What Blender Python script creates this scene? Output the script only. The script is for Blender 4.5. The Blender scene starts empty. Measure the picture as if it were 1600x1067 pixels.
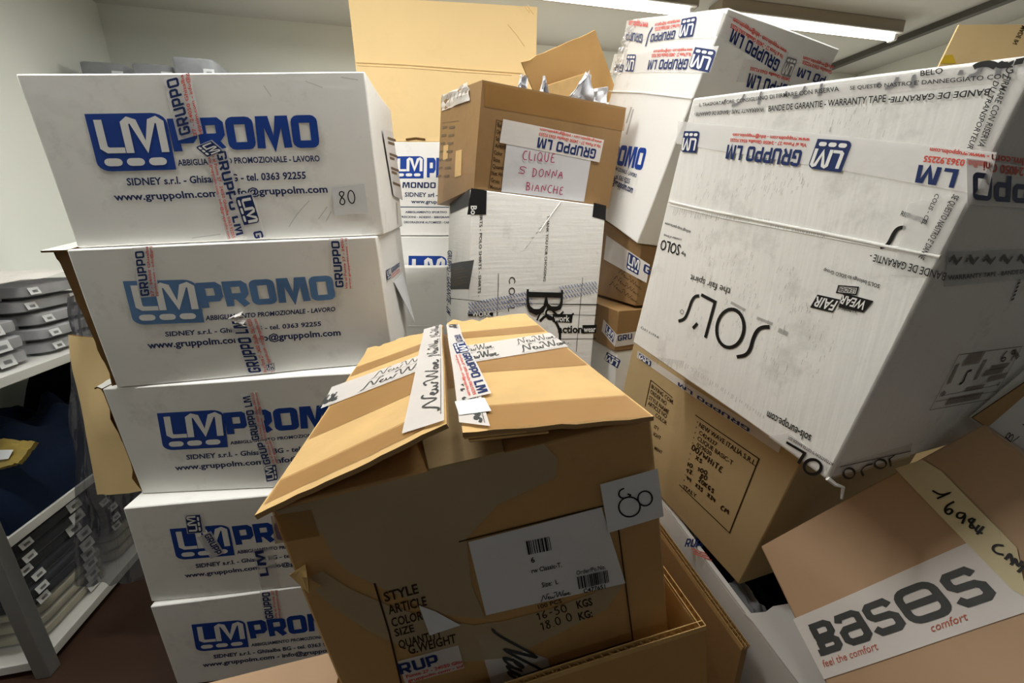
import bpy, bmesh, math, random
from mathutils import Vector, Matrix, noise
random.seed(7)
V = Vector
SC = bpy.context.scene
COL = SC.collection

# ------------------------------------------------------------------ camera
F = 625.0
PITCH = math.radians(16.1)
CAM = V((0.0, 0.0, 1.23))
cam_data = bpy.data.cameras.new('camera')
cam_data.sensor_width = 36.0
cam_data.lens = 36.0 * F / 1600.0
cam_data.clip_start = 0.02
cam_obj = bpy.data.objects.new('camera', cam_data)
COL.objects.link(cam_obj)
cam_obj.location = CAM
cam_obj.rotation_euler = (math.radians(90) - PITCH, 0, 0)
SC.camera = cam_obj
SC.view_settings.view_transform = 'Standard'
SC.view_settings.look = 'None'
SC.view_settings.gamma = 1.0
SC.view_settings.use_curve_mapping = False
SC.view_settings.exposure = 0.1

# ------------------------------------------------------------------ world
world = bpy.data.worlds.new('world')
SC.world = world
world.use_nodes = True
wb = world.node_tree.nodes['Background']
wb.inputs[0].default_value = (0.93, 0.96, 1.0, 1)
wb.inputs[1].default_value = 0.05

# room frame: x_r along the back wall, y_r away from the camera
YAW = math.radians(-12.1)
RX = V((math.cos(YAW), -math.sin(YAW), 0))
RY = V((math.sin(YAW), math.cos(YAW), 0))
CEIL = 2.40


def area(name, loc, sx, sy, power, color=(1.0, 0.985, 0.95)):
    l = bpy.data.lights.new(name, 'AREA')
    l.shape = 'RECTANGLE'
    l.size = sx
    l.size_y = sy
    l.energy = power
    l.color = color
    o = bpy.data.objects.new(name, l)
    COL.objects.link(o)
    o.location = loc
    o.rotation_euler = (0, 0, -YAW)
    return o


LAMP_Z = CEIL - 0.085
# (centre, power): the two tubes seen at the back and the rows of the same lamps overhead
LAMPS = []
P_SEEN1 = V((0.37, 2.405, LAMP_Z))
P_SEEN2 = V((1.72, 2.70, LAMP_Z))
LAMPS += [(P_SEEN1, 27), (P_SEEN2, 24), (P_SEEN1 - RX * 1.30, 5)]
P_OVER = V((-0.22, 0.70, LAMP_Z))
LAMPS += [(P_OVER - RX * 0.64 + RY * 0.17, 19), (P_OVER + RX * 0.64, 15)]
P_REAR = V((0.45, -1.6, LAMP_Z))
LAMPS += [(P_REAR - RX * 0.62, 2.5)]
for i, (p, e) in enumerate(LAMPS):
    area('tube_light', p - V((0, 0, 0.022)), 1.14, 0.05, e)

# ------------------------------------------------------------------ pixel <-> place
CP, SP = math.cos(PITCH), math.sin(PITCH)


def ray(px, py):
    x, y = (px - 800.0) / F, (py - 533.5) / F
    return V((x, CP - y * SP, -y * CP - SP))


def proj(p):
    q = p - CAM
    z = q.y * CP - q.z * SP
    return 800 + F * q.x / z, 533.5 + F * (-q.y * SP - q.z * CP) / z


def at(px, py, t):
    return CAM + ray(px, py) * t


def on_plane(px, py, p0, n):
    d = ray(px, py)
    return CAM + d * ((p0 - CAM).dot(n) / d.dot(n))


def warp(p):
    return p + noise.noise_vector(p * 4.3) * 0.0022


# ------------------------------------------------------------------ materials
MATS = {}


def lin(c):
    return tuple((x / 12.92 if x <= 0.04045 else ((x + 0.055) / 1.055) ** 2.4) for x in c)


def mat(name, rgb, rough=0.7, spec=0.3, mottle=0.0, mscale=6.0, bump=0.0, bscale=60.0,
        flute=0.0, alpha=1.0, dirt=0.0, dcol=(0.25, 0.24, 0.22), metal=0.0, emit=0.0, coat=0.0):
    """rgb in sRGB 0-1"""
    m = bpy.data.materials.new(name)
    m.use_nodes = True
    nt = m.node_tree
    b = nt.nodes['Principled BSDF']
    c = lin(rgb)
    b.inputs['Base Color'].default_value = (*c, 1)
    b.inputs['Roughness'].default_value = rough
    b.inputs['Specular IOR Level'].default_value = spec
    b.inputs['Metallic'].default_value = metal
    b.inputs['Coat Weight'].default_value = coat
    if emit:
        b.inputs['Emission Color'].default_value = (1, 0.98, 0.94, 1)
        b.inputs['Emission Strength'].default_value = emit
    tc = nt.nodes.new('ShaderNodeTexCoord')
    last = None
    if mottle or dirt:
        n = nt.nodes.new('ShaderNodeTexNoise')
        n.inputs['Scale'].default_value = mscale
        n.inputs['Detail'].default_value = 5
        nt.links.new(tc.outputs['Object'], n.inputs['Vector'])
        mr = nt.nodes.new('ShaderNodeMapRange')
        mr.inputs[1].default_value = 0.3
        mr.inputs[2].default_value = 0.7
        mr.inputs[3].default_value = 1 - mottle
        mr.inputs[4].default_value = 1 + mottle
        nt.links.new(n.outputs['Fac'], mr.inputs[0])
        mx = nt.nodes.new('ShaderNodeVectorMath')
        mx.operation = 'SCALE'
        mx.inputs[0].default_value = c
        nt.links.new(mr.outputs[0], mx.inputs['Scale'])
        last = mx.outputs[0]
        if dirt:
            n2 = nt.nodes.new('ShaderNodeTexNoise')
            n2.inputs['Scale'].default_value = mscale * 1.7
            n2.inputs['Detail'].default_value = 8
            n2.inputs['Roughness'].default_value = 0.7
            nt.links.new(tc.outputs['Object'], n2.inputs['Vector'])
            r2 = nt.nodes.new('ShaderNodeMapRange')
            r2.inputs[1].default_value = 0.56
            r2.inputs[2].default_value = 0.80
            r2.inputs[3].default_value = 0
            r2.inputs[4].default_value = dirt
            nt.links.new(n2.outputs['Fac'], r2.inputs[0])
            mi = nt.nodes.new('ShaderNodeMix')
            mi.data_type = 'RGBA'
            nt.links.new(r2.outputs[0], mi.inputs[0])
            nt.links.new(last, mi.inputs[6])
            mi.inputs[7].default_value = (*lin(dcol), 1)
            last = mi.outputs[2]
        nt.links.new(last, b.inputs['Base Color'])
    if bump or flute:
        n3 = nt.nodes.new('ShaderNodeTexNoise')
        n3.inputs['Scale'].default_value = bscale
        n3.inputs['Detail'].default_value = 4
        nt.links.new(tc.outputs['Object'], n3.inputs['Vector'])
        bp = nt.nodes.new('ShaderNodeBump')
        bp.inputs['Strength'].default_value = bump
        bp.inputs['Distance'].default_value = 0.004
        nt.links.new(n3.outputs['Fac'], bp.inputs['Height'])
        nt.links.new(bp.outputs[0], b.inputs['Normal'])
        if flute:
            n4 = nt.nodes.new('ShaderNodeTexNoise')
            n4.inputs['Scale'].default_value = 7
            n4.inputs['Detail'].default_value = 2
            mp = nt.nodes.new('ShaderNodeMapping')
            mp.inputs['Scale'].default_value = (1, 1, 16) if 'lined' in name else (16, 16, 0.8)
            nt.links.new(tc.outputs['Object'], mp.inputs['Vector'])
            nt.links.new(mp.outputs[0], n4.inputs['Vector'])
            b2 = nt.nodes.new('ShaderNodeBump')
            b2.inputs['Strength'].default_value = flute
            b2.inputs['Distance'].default_value = 0.003
            nt.links.new(n4.outputs['Fac'], b2.inputs['Height'])
            nt.links.new(bp.outputs[0], b2.inputs['Normal'])
            nt.links.new(b2.outputs[0], b.inputs['Normal'])
    if alpha < 1:
        b.inputs['Alpha'].default_value = alpha
    MATS[name] = m
    return m


mat('white_carton', (0.93, 0.927, 0.91), 0.62, 0.3, 0.03, 5, 0.10, 35, 0, 1, 0.40, (0.55, 0.54, 0.51))
mat('white_carton_worn', (0.93, 0.927, 0.91), 0.6, 0.3, 0.04, 6, 0.22, 30, 0.25, 1, 0.55, (0.50, 0.49, 0.46))
mat('white_carton_lined', (0.93, 0.927, 0.91), 0.6, 0.3, 0.04, 6, 0.15, 30, 0.22, 1, 0.45, (0.50, 0.49, 0.46))
mat('kraft', (0.72, 0.57, 0.36), 0.75, 0.2, 0.05, 7, 0.10, 50, 0.10, 1, 0.25, (0.55, 0.40, 0.22))
mat('kraft_yellow', (0.91, 0.795, 0.585), 0.75, 0.2, 0.03, 4, 0.06, 50, 0.0, 1, 0.15, (0.70, 0.54, 0.30))
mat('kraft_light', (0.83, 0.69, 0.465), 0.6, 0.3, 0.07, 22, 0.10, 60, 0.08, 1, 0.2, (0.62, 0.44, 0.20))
mat('kraft_brown', (0.65, 0.52, 0.35), 0.6, 0.3, 0.06, 6, 0.10, 50, 0.05, 1, 0.25, (0.42, 0.29, 0.14))
mat('kraft_deep', (0.565, 0.44, 0.28), 0.5, 0.35, 0.06, 6, 0.15, 40, 0.08, 1, 0.3, (0.40, 0.27, 0.12))
mat('pouch_film', (0.80, 0.80, 0.81), 0.22, 0.6, 0.03, 8, 0.5, 18)
mat('kraft_pink', (0.70, 0.58, 0.455), 0.55, 0.35, 0.03, 5, 0.06, 50, 0.0, 1, 0.15, (0.50, 0.38, 0.26))
mat('kraft_olive', (0.71, 0.62, 0.455), 0.7, 0.2, 0.04, 6, 0.10, 50, 0.05, 1, 0.22, (0.50, 0.38, 0.22))
mat('kraft_dark', (0.40, 0.29, 0.16), 0.85, 0.1, 0.1, 20, 0.3, 80)
mat('kraft_torn', (0.80, 0.66, 0.44), 0.85, 0.1, 0.1, 30, 0.4, 90)
mat('white_torn', (0.90, 0.89, 0.87), 0.85, 0.1, 0.03, 30, 0.4, 90)
mat('brown_tape', (0.66, 0.49, 0.27), 0.30, 0.5, 0.05, 12, 0.05, 30, 0, 0.60)
mat('milky_tape', (0.74, 0.67, 0.54), 0.32, 0.5, 0.06, 10, 0.08, 30, 0, 0.72)
mat('clear_tape', (0.88, 0.87, 0.86), 0.18, 0.5, 0.02, 10, 0.25, 40, 0, 0.35)
mat('lm_tape', (0.97, 0.965, 0.96), 0.2, 0.5, 0.02, 10, 0.25, 35, 0, 0.55)
mat('white_tape', (0.88, 0.86, 0.84), 0.3, 0.4, 0.02, 10, 0.2, 35, 0, 0.88)
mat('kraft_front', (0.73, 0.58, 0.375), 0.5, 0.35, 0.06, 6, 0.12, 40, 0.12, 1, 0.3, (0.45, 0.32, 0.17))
mat('crinkle_tape', (0.93, 0.93, 0.92), 0.15, 0.6, 0, 10, 1.0, 16, 0, 0.30)
mat('gray_tape', (0.72, 0.72, 0.72), 0.25, 0.5, 0.05, 10, 0.3, 35, 0, 0.6)
mat('masking_tape', (0.83, 0.78, 0.63), 0.6, 0.2, 0.03, 10, 0.2, 60, 0, 0.95)
mat('paper', (0.87, 0.88, 0.885), 0.55, 0.3, 0.02, 8, 0.12, 40)
mat('paper_label', (0.86, 0.86, 0.86), 0.6, 0.25, 0.03, 12, 0.15, 40)
mat('ink_blue', (0.06, 0.24, 0.58), 0.55, 0.3, 0.08, 14)
mat('ink_faded', (0.36, 0.50, 0.68), 0.6, 0.2, 0.15, 9)
mat('ink_navy', (0.08, 0.17, 0.38), 0.5, 0.3)
mat('ink_text', (0.13, 0.18, 0.36), 0.55, 0.3)
mat('ink_red', (0.83, 0.30, 0.24), 0.5, 0.3)
mat('ink_black', (0.07, 0.07, 0.07), 0.5, 0.3)
mat('ink_gray', (0.50, 0.50, 0.51), 0.5, 0.3)
mat('ink_scuff', (0.45, 0.44, 0.42), 0.8, 0.1, alpha=0.38)
mat('ink_brown', (0.20, 0.14, 0.08), 0.6, 0.2)
mat('ink_faint', (0.45, 0.38, 0.30), 0.7, 0.2)
mat('ink_magenta', (0.66, 0.16, 0.33), 0.5, 0.3)
mat('ink_rust', (0.72, 0.36, 0.26), 0.5, 0.3)
mat('ink_charcoal', (0.25, 0.26, 0.26), 0.5, 0.3, 0.12, 60)
mat('ink_white', (0.92, 0.92, 0.91), 0.6, 0.3)
mat('ink_hatch', (0.35, 0.42, 0.62), 0.5, 0.3)
mat('wall_paint', (0.86, 0.87, 0.84), 0.85, 0.1, 0.03, 1.5)
mat('ceiling_paint', (0.80, 0.795, 0.775), 0.85, 0.1, 0.03, 1.5)
mat('floor_vinyl', (0.23, 0.155, 0.11), 0.5, 0.3, 0.08, 3, 0.05, 40)
mat('metal_gray', (0.50, 0.50, 0.49), 0.45, 0.5, 0.04, 10, metal=0.3)
mat('metal_dark', (0.30, 0.29, 0.27), 0.5, 0.4)
mat('fixture_brown', (0.60, 0.56, 0.50), 0.5, 0.4)
mat('shelf_white', (0.86, 0.86, 0.84), 0.4, 0.4)
mat('tube_glass', (1, 1, 1), 0.2, 0.3, emit=9.0)
mat('navy_cloth', (0.075, 0.12, 0.20), 0.9, 0.1, 0.15, 18, 0.5, 25)
mat('dark_navy_cloth', (0.055, 0.07, 0.11), 0.9, 0.1, 0.15, 18, 0.5, 25)
mat('dark_cloth', (0.07, 0.08, 0.11), 0.95, 0.05, 0.2, 18, 0.5, 25)
mat('gray_cloth', (0.55, 0.56, 0.57), 0.9, 0.1, 0.12, 25, 0.5, 35)
mat('silver_cloth', (0.66, 0.66, 0.67), 0.9, 0.1, 0.10, 18, 0.4, 25)
mat('cream_cloth', (0.72, 0.70, 0.62), 0.9, 0.1, 0.12, 18, 0.4, 25)
mat('gold_film', (0.62, 0.54, 0.28), 0.3, 0.5, 0.12, 20, 0.3, 30)
mat('poly_film', (0.85, 0.87, 0.90), 0.12, 0.6, 0, 1, 0.5, 22, 0, 0.09)
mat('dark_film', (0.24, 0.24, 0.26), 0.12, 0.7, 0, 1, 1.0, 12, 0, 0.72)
mat('tissue', (0.92, 0.93, 0.95), 0.4, 0.4, 0.02, 20, 0.4, 25)
mat('white_plastic', (0.90, 0.90, 0.90), 0.35, 0.4)
mat('green_plastic', (0.10, 0.42, 0.24), 0.4, 0.4)
mat('yellow_tape', (0.88, 0.74, 0.22), 0.35, 0.4)


# ------------------------------------------------------------------ objects
def tag(o, label=None, cat=None, group=None, kind=None):
    if label:
        o['label'] = label
    if cat:
        o['category'] = cat
    if group:
        o['group'] = group
    if kind:
        o['kind'] = kind
    return o


def thing(name, base, label, cat, group=None):
    o = bpy.data.objects.new(name, None)
    o.empty_display_size = 0.05
    COL.objects.link(o)
    o.location = base
    return tag(o, label, cat, group)


def true_loc(o):
    p = V(o.location)
    while o.parent:
        o = o.parent
        p += o.location
    return p


def link(name, me, mats, parent=None, smooth=True):
    for m in mats:
        me.materials.append(MATS[m])
    o = bpy.data.objects.new(name, me)
    COL.objects.link(o)
    if parent is not None:
        o.parent = parent
        base = true_loc(parent)
        me.transform(Matrix.Translation(-base))
    if smooth:
        me.polygons.foreach_set('use_smooth', [True] * len(me.polygons))
        me.set_sharp_from_angle(angle=math.radians(35))
    me.update()
    return o


def bevel(o, w=0.003, seg=2, ang=40):
    b = o.modifiers.new('bevel', 'BEVEL')
    b.width = w
    b.segments = seg
    b.limit_method = 'ANGLE'
    b.angle_limit = math.radians(ang)
    b.harden_normals = False
    return o


class Mesh:
    """collects polygons, each with a material name; builds ONE mesh object"""

    def __init__(self, warped=True):
        self.v, self.f, self.m, self.names = [], [], [], []
        self.warped = warped

    def mi(self, name):
        if name not in self.names:
            self.names.append(name)
        return self.names.index(name)

    def add(self, verts, faces, m):
        o = len(self.v)
        self.v += [V(p) for p in verts]
        k = self.mi(m)
        for f in faces:
            self.f.append([o + i for i in f])
            self.m.append(k)

    def grid(self, fn, nu, nv, m, flip=False):
        vs = [fn(i / nu, j / nv) for j in range(nv + 1) for i in range(nu + 1)]
        fs = []
        w = nu + 1
        for j in range(nv):
            for i in range(nu):
                q = [j * w + i, j * w + i + 1, (j + 1) * w + i + 1, (j + 1) * w + i]
                fs.append(q[::-1] if flip else q)
        self.add(vs, fs, m)

    def hexa(self, c, m, n=8):
        """c: dict of the 8 corners"""
        for nm in ('front', 'right', 'left', 'back', 'top', 'bottom'):
            q = Quad(*[c[k] for k in FACES[nm]])
            self.grid(lambda u, v: q.flat(u, v), n, n, m)

    def slab(self, a, b, c, d, th, m, n=6, edge=None, jag=None):
        """panel a-b-c-d (front side, counter-clockwise) with thickness th behind it; jag(u, v) moves points in-plane"""
        nn = (b - a).cross(d - a).normalized()

        def P(u, v, w):
            p = a.lerp(b, u).lerp(d.lerp(c, u), v)
            if jag:
                p = p + jag(u, v)
            return p - nn * (th * w)
        self.grid(lambda u, v: P(u, v, 0), n, n, m)
        self.grid(lambda u, v: P(u, v, 1), n, n, m, True)
        e = edge or m
        self.grid(lambda u, w: P(u, 0, 1 - w), n, 1, e)
        self.grid(lambda u, w: P(u, 1, w), n, 1, e)
        self.grid(lambda v, w: P(0, v, w), n, 1, e)
        self.grid(lambda v, w: P(1, v, 1 - w), n, 1, e)

    def box(self, o, ex, ey, ez, m, n=1):
        c = {}
        for i, a in enumerate('lr'):
            for j, b in enumerate('fk'):
                for k, e in enumerate('bt'):
                    c[a + b + e] = o + ex * i + ey * j + ez * k
        self.hexa(c, m, n)

    def tube(self, pts, r, m, seg=8, cap=True):
        pts = [V(p) for p in pts]
        rings = []
        for i, p in enumerate(pts):
            t = (pts[min(i + 1, len(pts) - 1)] - pts[max(i - 1, 0)]).normalized()
            a = t.orthogonal().normalized()
            if abs(t.z) < 0.9:
                a = t.cross(V((0, 0, 1))).normalized()
            bb = t.cross(a)
            rr = r[i] if isinstance(r, (list, tuple)) else r
            rings.append([p + (a * math.cos(2 * math.pi * k / seg) + bb * math.sin(2 * math.pi * k / seg)) * rr for k in range(seg)])
        vs = [q for g in rings for q in g]
        fs = []
        for i in range(len(pts) - 1):
            for k in range(seg):
                fs.append([i * seg + k, i * seg + (k + 1) % seg, (i + 1) * seg + (k + 1) % seg, (i + 1) * seg + k])
        if cap:
            fs.append(list(range(seg))[::-1])
            fs.append([(len(pts) - 1) * seg + k for k in range(seg)])
        self.add(vs, fs, m)

    def build(self, name, parent=None, weld=True, smooth=True, bev=0):
        me = bpy.data.meshes.new(name)
        vs = [warp(p) for p in self.v] if self.warped else self.v
        me.from_pydata(vs, [], self.f)
        o = link(name, me, self.names, parent, False)
        me.polygons.foreach_set('material_index', self.m)
        if weld:
            bm = bmesh.new()
            bm.from_mesh(me)
            bmesh.ops.remove_doubles(bm, verts=bm.verts, dist=0.0003)
            bm.to_mesh(me)
            bm.free()
        if smooth:
            me.polygons.foreach_set('use_smooth', [True] * len(me.polygons))
            me.set_sharp_from_angle(angle=math.radians(35))
        me.update()
        if bev:
            bevel(o, bev)
        return o


FACES = {'front': ('lfb', 'rfb', 'rft', 'lft'), 'right': ('rfb', 'rkb', 'rkt', 'rft'),
         'left': ('lkb', 'lfb', 'lft', 'lkt'), 'back': ('rkb', 'lkb', 'lkt', 'rkt'),
         'top': ('lft', 'rft', 'rkt', 'lkt'), 'bottom': ('lkb', 'rkb', 'rfb', 'lfb')}


class Quad:
    """a real, (nearly) flat surface with its own u, v"""

    def __init__(self, a, b, c, d):
        self.a, self.b, self.c, self.d = V(a), V(b), V(c), V(d)
        self.n = ((self.c - self.a).cross(self.d - self.b)).normalized()
        self.w = ((self.b - self.a).length + (self.c - self.d).length) / 2
        self.h = ((self.d - self.a).length + (self.c - self.b).length) / 2

    def flat(self, u, v, e=0.0):
        return self.a * ((1 - u) * (1 - v)) + self.b * (u * (1 - v)) + self.c * (u * v) + self.d * ((1 - u) * v) + self.n * e

    def pix(self, px, py):
        u = v = 0.5
        for _ in range(25):
            x, y = proj(self.flat(u, v))
            h = 1e-4
            xu, yu = proj(self.flat(u + h, v))
            xv, yv = proj(self.flat(u, v + h))
            a, b, c, d = (xu - x) / h, (xv - x) / h, (yu - y) / h, (yv - y) / h
            det = a * d - b * c
            du = (d * (px - x) - b * (py - y)) / det
            dv = (a * (py - y) - c * (px - x)) / det
            s = min(1.0, 0.6 / max(abs(du), abs(dv), 1e-9))
            u += du * s
            v += dv * s
            if abs(du) + abs(dv) < 1e-6:
                break
        return u, v


class Frame:
    """affine s, t frame on a Quad, given by the picture places of its origin, s end and t end"""

    def __init__(self, q, a, b, c, e=0.0008):
        self.q, self.e = q, e
        self.A, self.B, self.C = V((*q.pix(*a), 0)), V((*q.pix(*b), 0)), V((*q.pix(*c), 0))

    def P(self, s, t, de=0.0):
        p = self.A + (self.B - self.A) * s + (self.C - self.A) * t
        return self.q.flat(p.x, p.y, self.e + de)

    def dims(self):
        p, sx, ty = self.P(0, 0), self.P(1, 0), self.P(0, 1)
        return (sx - p).length, (ty - p).length
# ------------------------------------------------------------------ lettering
_FONT = {}


def font_mesh(s, bold=0.0, shear=0.0):
    key = (s, bold, shear)
    if key in _FONT:
        return _FONT[key]
    cu = bpy.data.curves.new('t', 'FONT')
    cu.body = s
    cu.size = 1.0
    cu.resolution_u = 2
    cu.offset = bold
    cu.shear = shear
    ob = bpy.data.objects.new('t', cu)
    COL.objects.link(ob)
    dg = bpy.context.evaluated_depsgraph_get()
    me = bpy.data.meshes.new_from_object(ob.evaluated_get(dg))
    vs = [(v.co.x, v.co.y) for v in me.vertices]
    fs = [list(p.vertices) for p in me.polygons]
    bpy.data.meshes.remove(me)
    bpy.data.objects.remove(ob)
    bpy.data.curves.remove(cu)
    _FONT[key] = (vs, fs)
    return _FONT[key]


CAPH = None


def cap_height():
    global CAPH
    if CAPH is None:
        vs, _ = font_mesh('H')
        CAPH = max(y for _, y in vs)
    return CAPH


def put_text(M, fr, s, m, bold=0.012, shear=0.0, s0=0.0, s1=1.0, t0=0.0, t1=1.0, de=0.0):
    vs, fs = font_mesh(s, bold, shear)
    if not vs:
        return
    x0, x1 = min(v[0] for v in vs), max(v[0] for v in vs)
    ch = cap_height()
    M.add([fr.P(s0 + (s1 - s0) * (x - x0) / (x1 - x0), t0 + (t1 - t0) * y / ch, de) for x, y in vs], fs, m)


def arc(cx, cy, rx, ry, a0, a1, n=10):
    return [(cx + rx * math.cos(math.radians(a0 + (a1 - a0) * i / n)), cy + ry * math.sin(math.radians(a0 + (a1 - a0) * i / n))) for i in range(n + 1)]


def rrect(x0, y0, x1, y1, r, n=3):
    """closed rounded rectangle outline, first point repeated"""
    p = arc(x1 - r, y1 - r, r, r, 0, 90, n) + arc(x0 + r, y1 - r, r, r, 90, 180, n) + arc(x0 + r, y0 + r, r, r, 180, 270, n) + arc(x1 - r, y0 + r, r, r, 270, 360, n)
    return p + [p[0]]


# squared heavy capitals: (advance width, strokes on centre lines inside 0..w x 0..1), stroke 0.2
H2 = 0.1
SQ = {
    'G': (0.72, [[(0.62, 0.74), (0.62, 0.84), (0.54, 0.9), (0.18, 0.9), (0.1, 0.82), (0.1, 0.18), (0.18, 0.1), (0.54, 0.1), (0.62, 0.18), (0.62, 0.46), (0.38, 0.46)]]),
    'R': (0.74, [[(0.1, 0), (0.1, 0.9), (0.54, 0.9), (0.62, 0.82), (0.62, 0.5), (0.54, 0.4), (0.1, 0.4)], [(0.36, 0.4), (0.62, 0.0)]]),
    'U': (0.74, [[(0.1, 1), (0.1, 0.18), (0.18, 0.1), (0.56, 0.1), (0.64, 0.18), (0.64, 1)]]),
    'P': (0.70, [[(0.1, 0), (0.1, 0.9), (0.52, 0.9), (0.6, 0.82), (0.6, 0.46), (0.52, 0.36), (0.1, 0.36)]]),
    'O': (0.76, [rrect(0.1, 0.1, 0.66, 0.9, 0.1)]),
    'L': (0.58, [[(0.1, 1), (0.1, 0.1), (0.56, 0.1)]]),
    'M': (1.0, [[(0.1, 0), (0.14, 0.9), (0.30, 0.9), (0.5, 0.12), (0.70, 0.9), (0.86, 0.9), (0.9, 0)]]),
    'D': (0.74, [[(0.1, 0.1), (0.1, 0.9), (0.5, 0.9), (0.64, 0.76), (0.64, 0.24), (0.5, 0.1), (0.1, 0.1)]]),
    'N': (0.78, [[(0.1, 0), (0.1, 0.9), (0.22, 0.9), (0.56, 0.1), (0.68, 0.1), (0.68, 1)]]),
    'I': (0.26, [[(0.13, 0), (0.13, 1)]]),
    'S': (0.70, [[(0.62, 0.74), (0.62, 0.84), (0.54, 0.9), (0.18, 0.9), (0.1, 0.82), (0.1, 0.6), (0.18, 0.51), (0.54, 0.49), (0.62, 0.4), (0.62, 0.18), (0.54, 0.1), (0.18, 0.1), (0.1, 0.16), (0.1, 0.26)]]),
    ' ': (0.34, []),
}


def ribbon(pts, w, closed=False, w2=None):
    """thick polyline -> (verts, faces) in 2-D; w may be per point"""
    pts = [V((x, y, 0)) for x, y in pts]
    if closed or (len(pts) > 3 and (pts[0] - pts[-1]).length < 1e-6):
        closed = True
        pts = pts[:-1]
    n = len(pts)
    L, R = [], []
    for i, p in enumerate(pts):
        a = pts[(i - 1) % n] if (closed or i > 0) else None
        b = pts[(i + 1) % n] if (closed or i < n - 1) else None
        d1 = (p - a).normalized() if a is not None else None
        d2 = (b - p).normalized() if b is not None else None
        if d1 is None:
            d1 = d2
        if d2 is None:
            d2 = d1
        t = d1 + d2
        t = t.normalized() if t.length > 1e-6 else d1
        nn = V((-t.y, t.x, 0))
        k = max(0.45, abs(nn.dot(V((-d1.y, d1.x, 0)))))
        ww = (w[i] if isinstance(w, (list, tuple)) else w) / 2 / k
        L.append((p.x + nn.x * ww, p.y + nn.y * ww))
        R.append((p.x - nn.x * ww, p.y - nn.y * ww))
    vs = L + R
    fs = []
    for i in range(n if closed else n - 1):
        j = (i + 1) % n
        fs.append([n + i, n + j, j, i])
    return vs, fs


def put_sq(M, fr, s, m, stroke=0.2, s0=0.0, s1=1.0, t0=0.0, t1=1.0, gap=0.1, de=0.0, slant=0.0):
    tot = sum(SQ[c][0] + gap for c in s) - gap
    x = 0.0
    for c in s:
        w, st = SQ[c]
        for pl in st:
            vs, fs = ribbon(pl, stroke)
            M.add([fr.P(s0 + (s1 - s0) * (x + vx + slant * vy) / tot, t0 + (t1 - t0) * vy, de) for vx, vy in vs], fs, m)
        x += w + gap


def fan(M, fr, outline, m, de=0.0):
    """convex outline in s, t, as rings so it follows the surface"""
    n = len(outline)
    cx = sum(p[0] for p in outline) / n
    cy = sum(p[1] for p in outline) / n
    rings = [[(cx + (x - cx) * k, cy + (y - cy) * k) for x, y in outline] for k in (1.0, 0.66, 0.33)]
    vs = [p for r in rings for p in r] + [(cx, cy)]
    fs = []
    for r in range(2):
        for i in range(n):
            j = (i + 1) % n
            fs.append([r * n + i, r * n + j, (r + 1) * n + j, (r + 1) * n + i])
    for i in range(n):
        fs.append([2 * n + i, 2 * n + (i + 1) % n, 3 * n])
    M.add([fr.P(x, y, de) for x, y in vs], fs, m)


def badge(M, fr, blue, white, s0=0.0, s1=1.0, t0=0.0, t1=1.0, de=0.0, framed=False):
    """the square badge: two round corners, L and M, three pills below"""
    def S(pts):
        return [(s0 + (s1 - s0) * x, t0 + (t1 - t0) * y) for x, y in pts]
    out = [(0, 1)] + arc(0.16, 0.16, 0.16, 0.16, 180, 270, 5) + [(1, 0)] + arc(0.82, 0.82, 0.18, 0.18, 0, 90, 5)
    fan(M, fr, S(out), blue, de)
    for pl, w in (([(0.14, 0.90), (0.14, 0.42), (0.19, 0.37), (0.40, 0.37)], 0.10),
                  ([(0.46, 0.32), (0.46, 0.84), (0.51, 0.89), (0.57, 0.86), (0.685, 0.42), (0.80, 0.86), (0.86, 0.89), (0.91, 0.84), (0.91, 0.32)], 0.10)):
        vs, fs = ribbon(pl, w)
        M.add([fr.P(*p, de + 0.0004) for p in S(vs)], fs, white)
    for x0 in (0.10, 0.385, 0.67):
        fan(M, fr, S(rrect(x0, 0.09, x0 + 0.23, 0.23, 0.065, 3)[:-1]), white, de + 0.0004)


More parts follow.
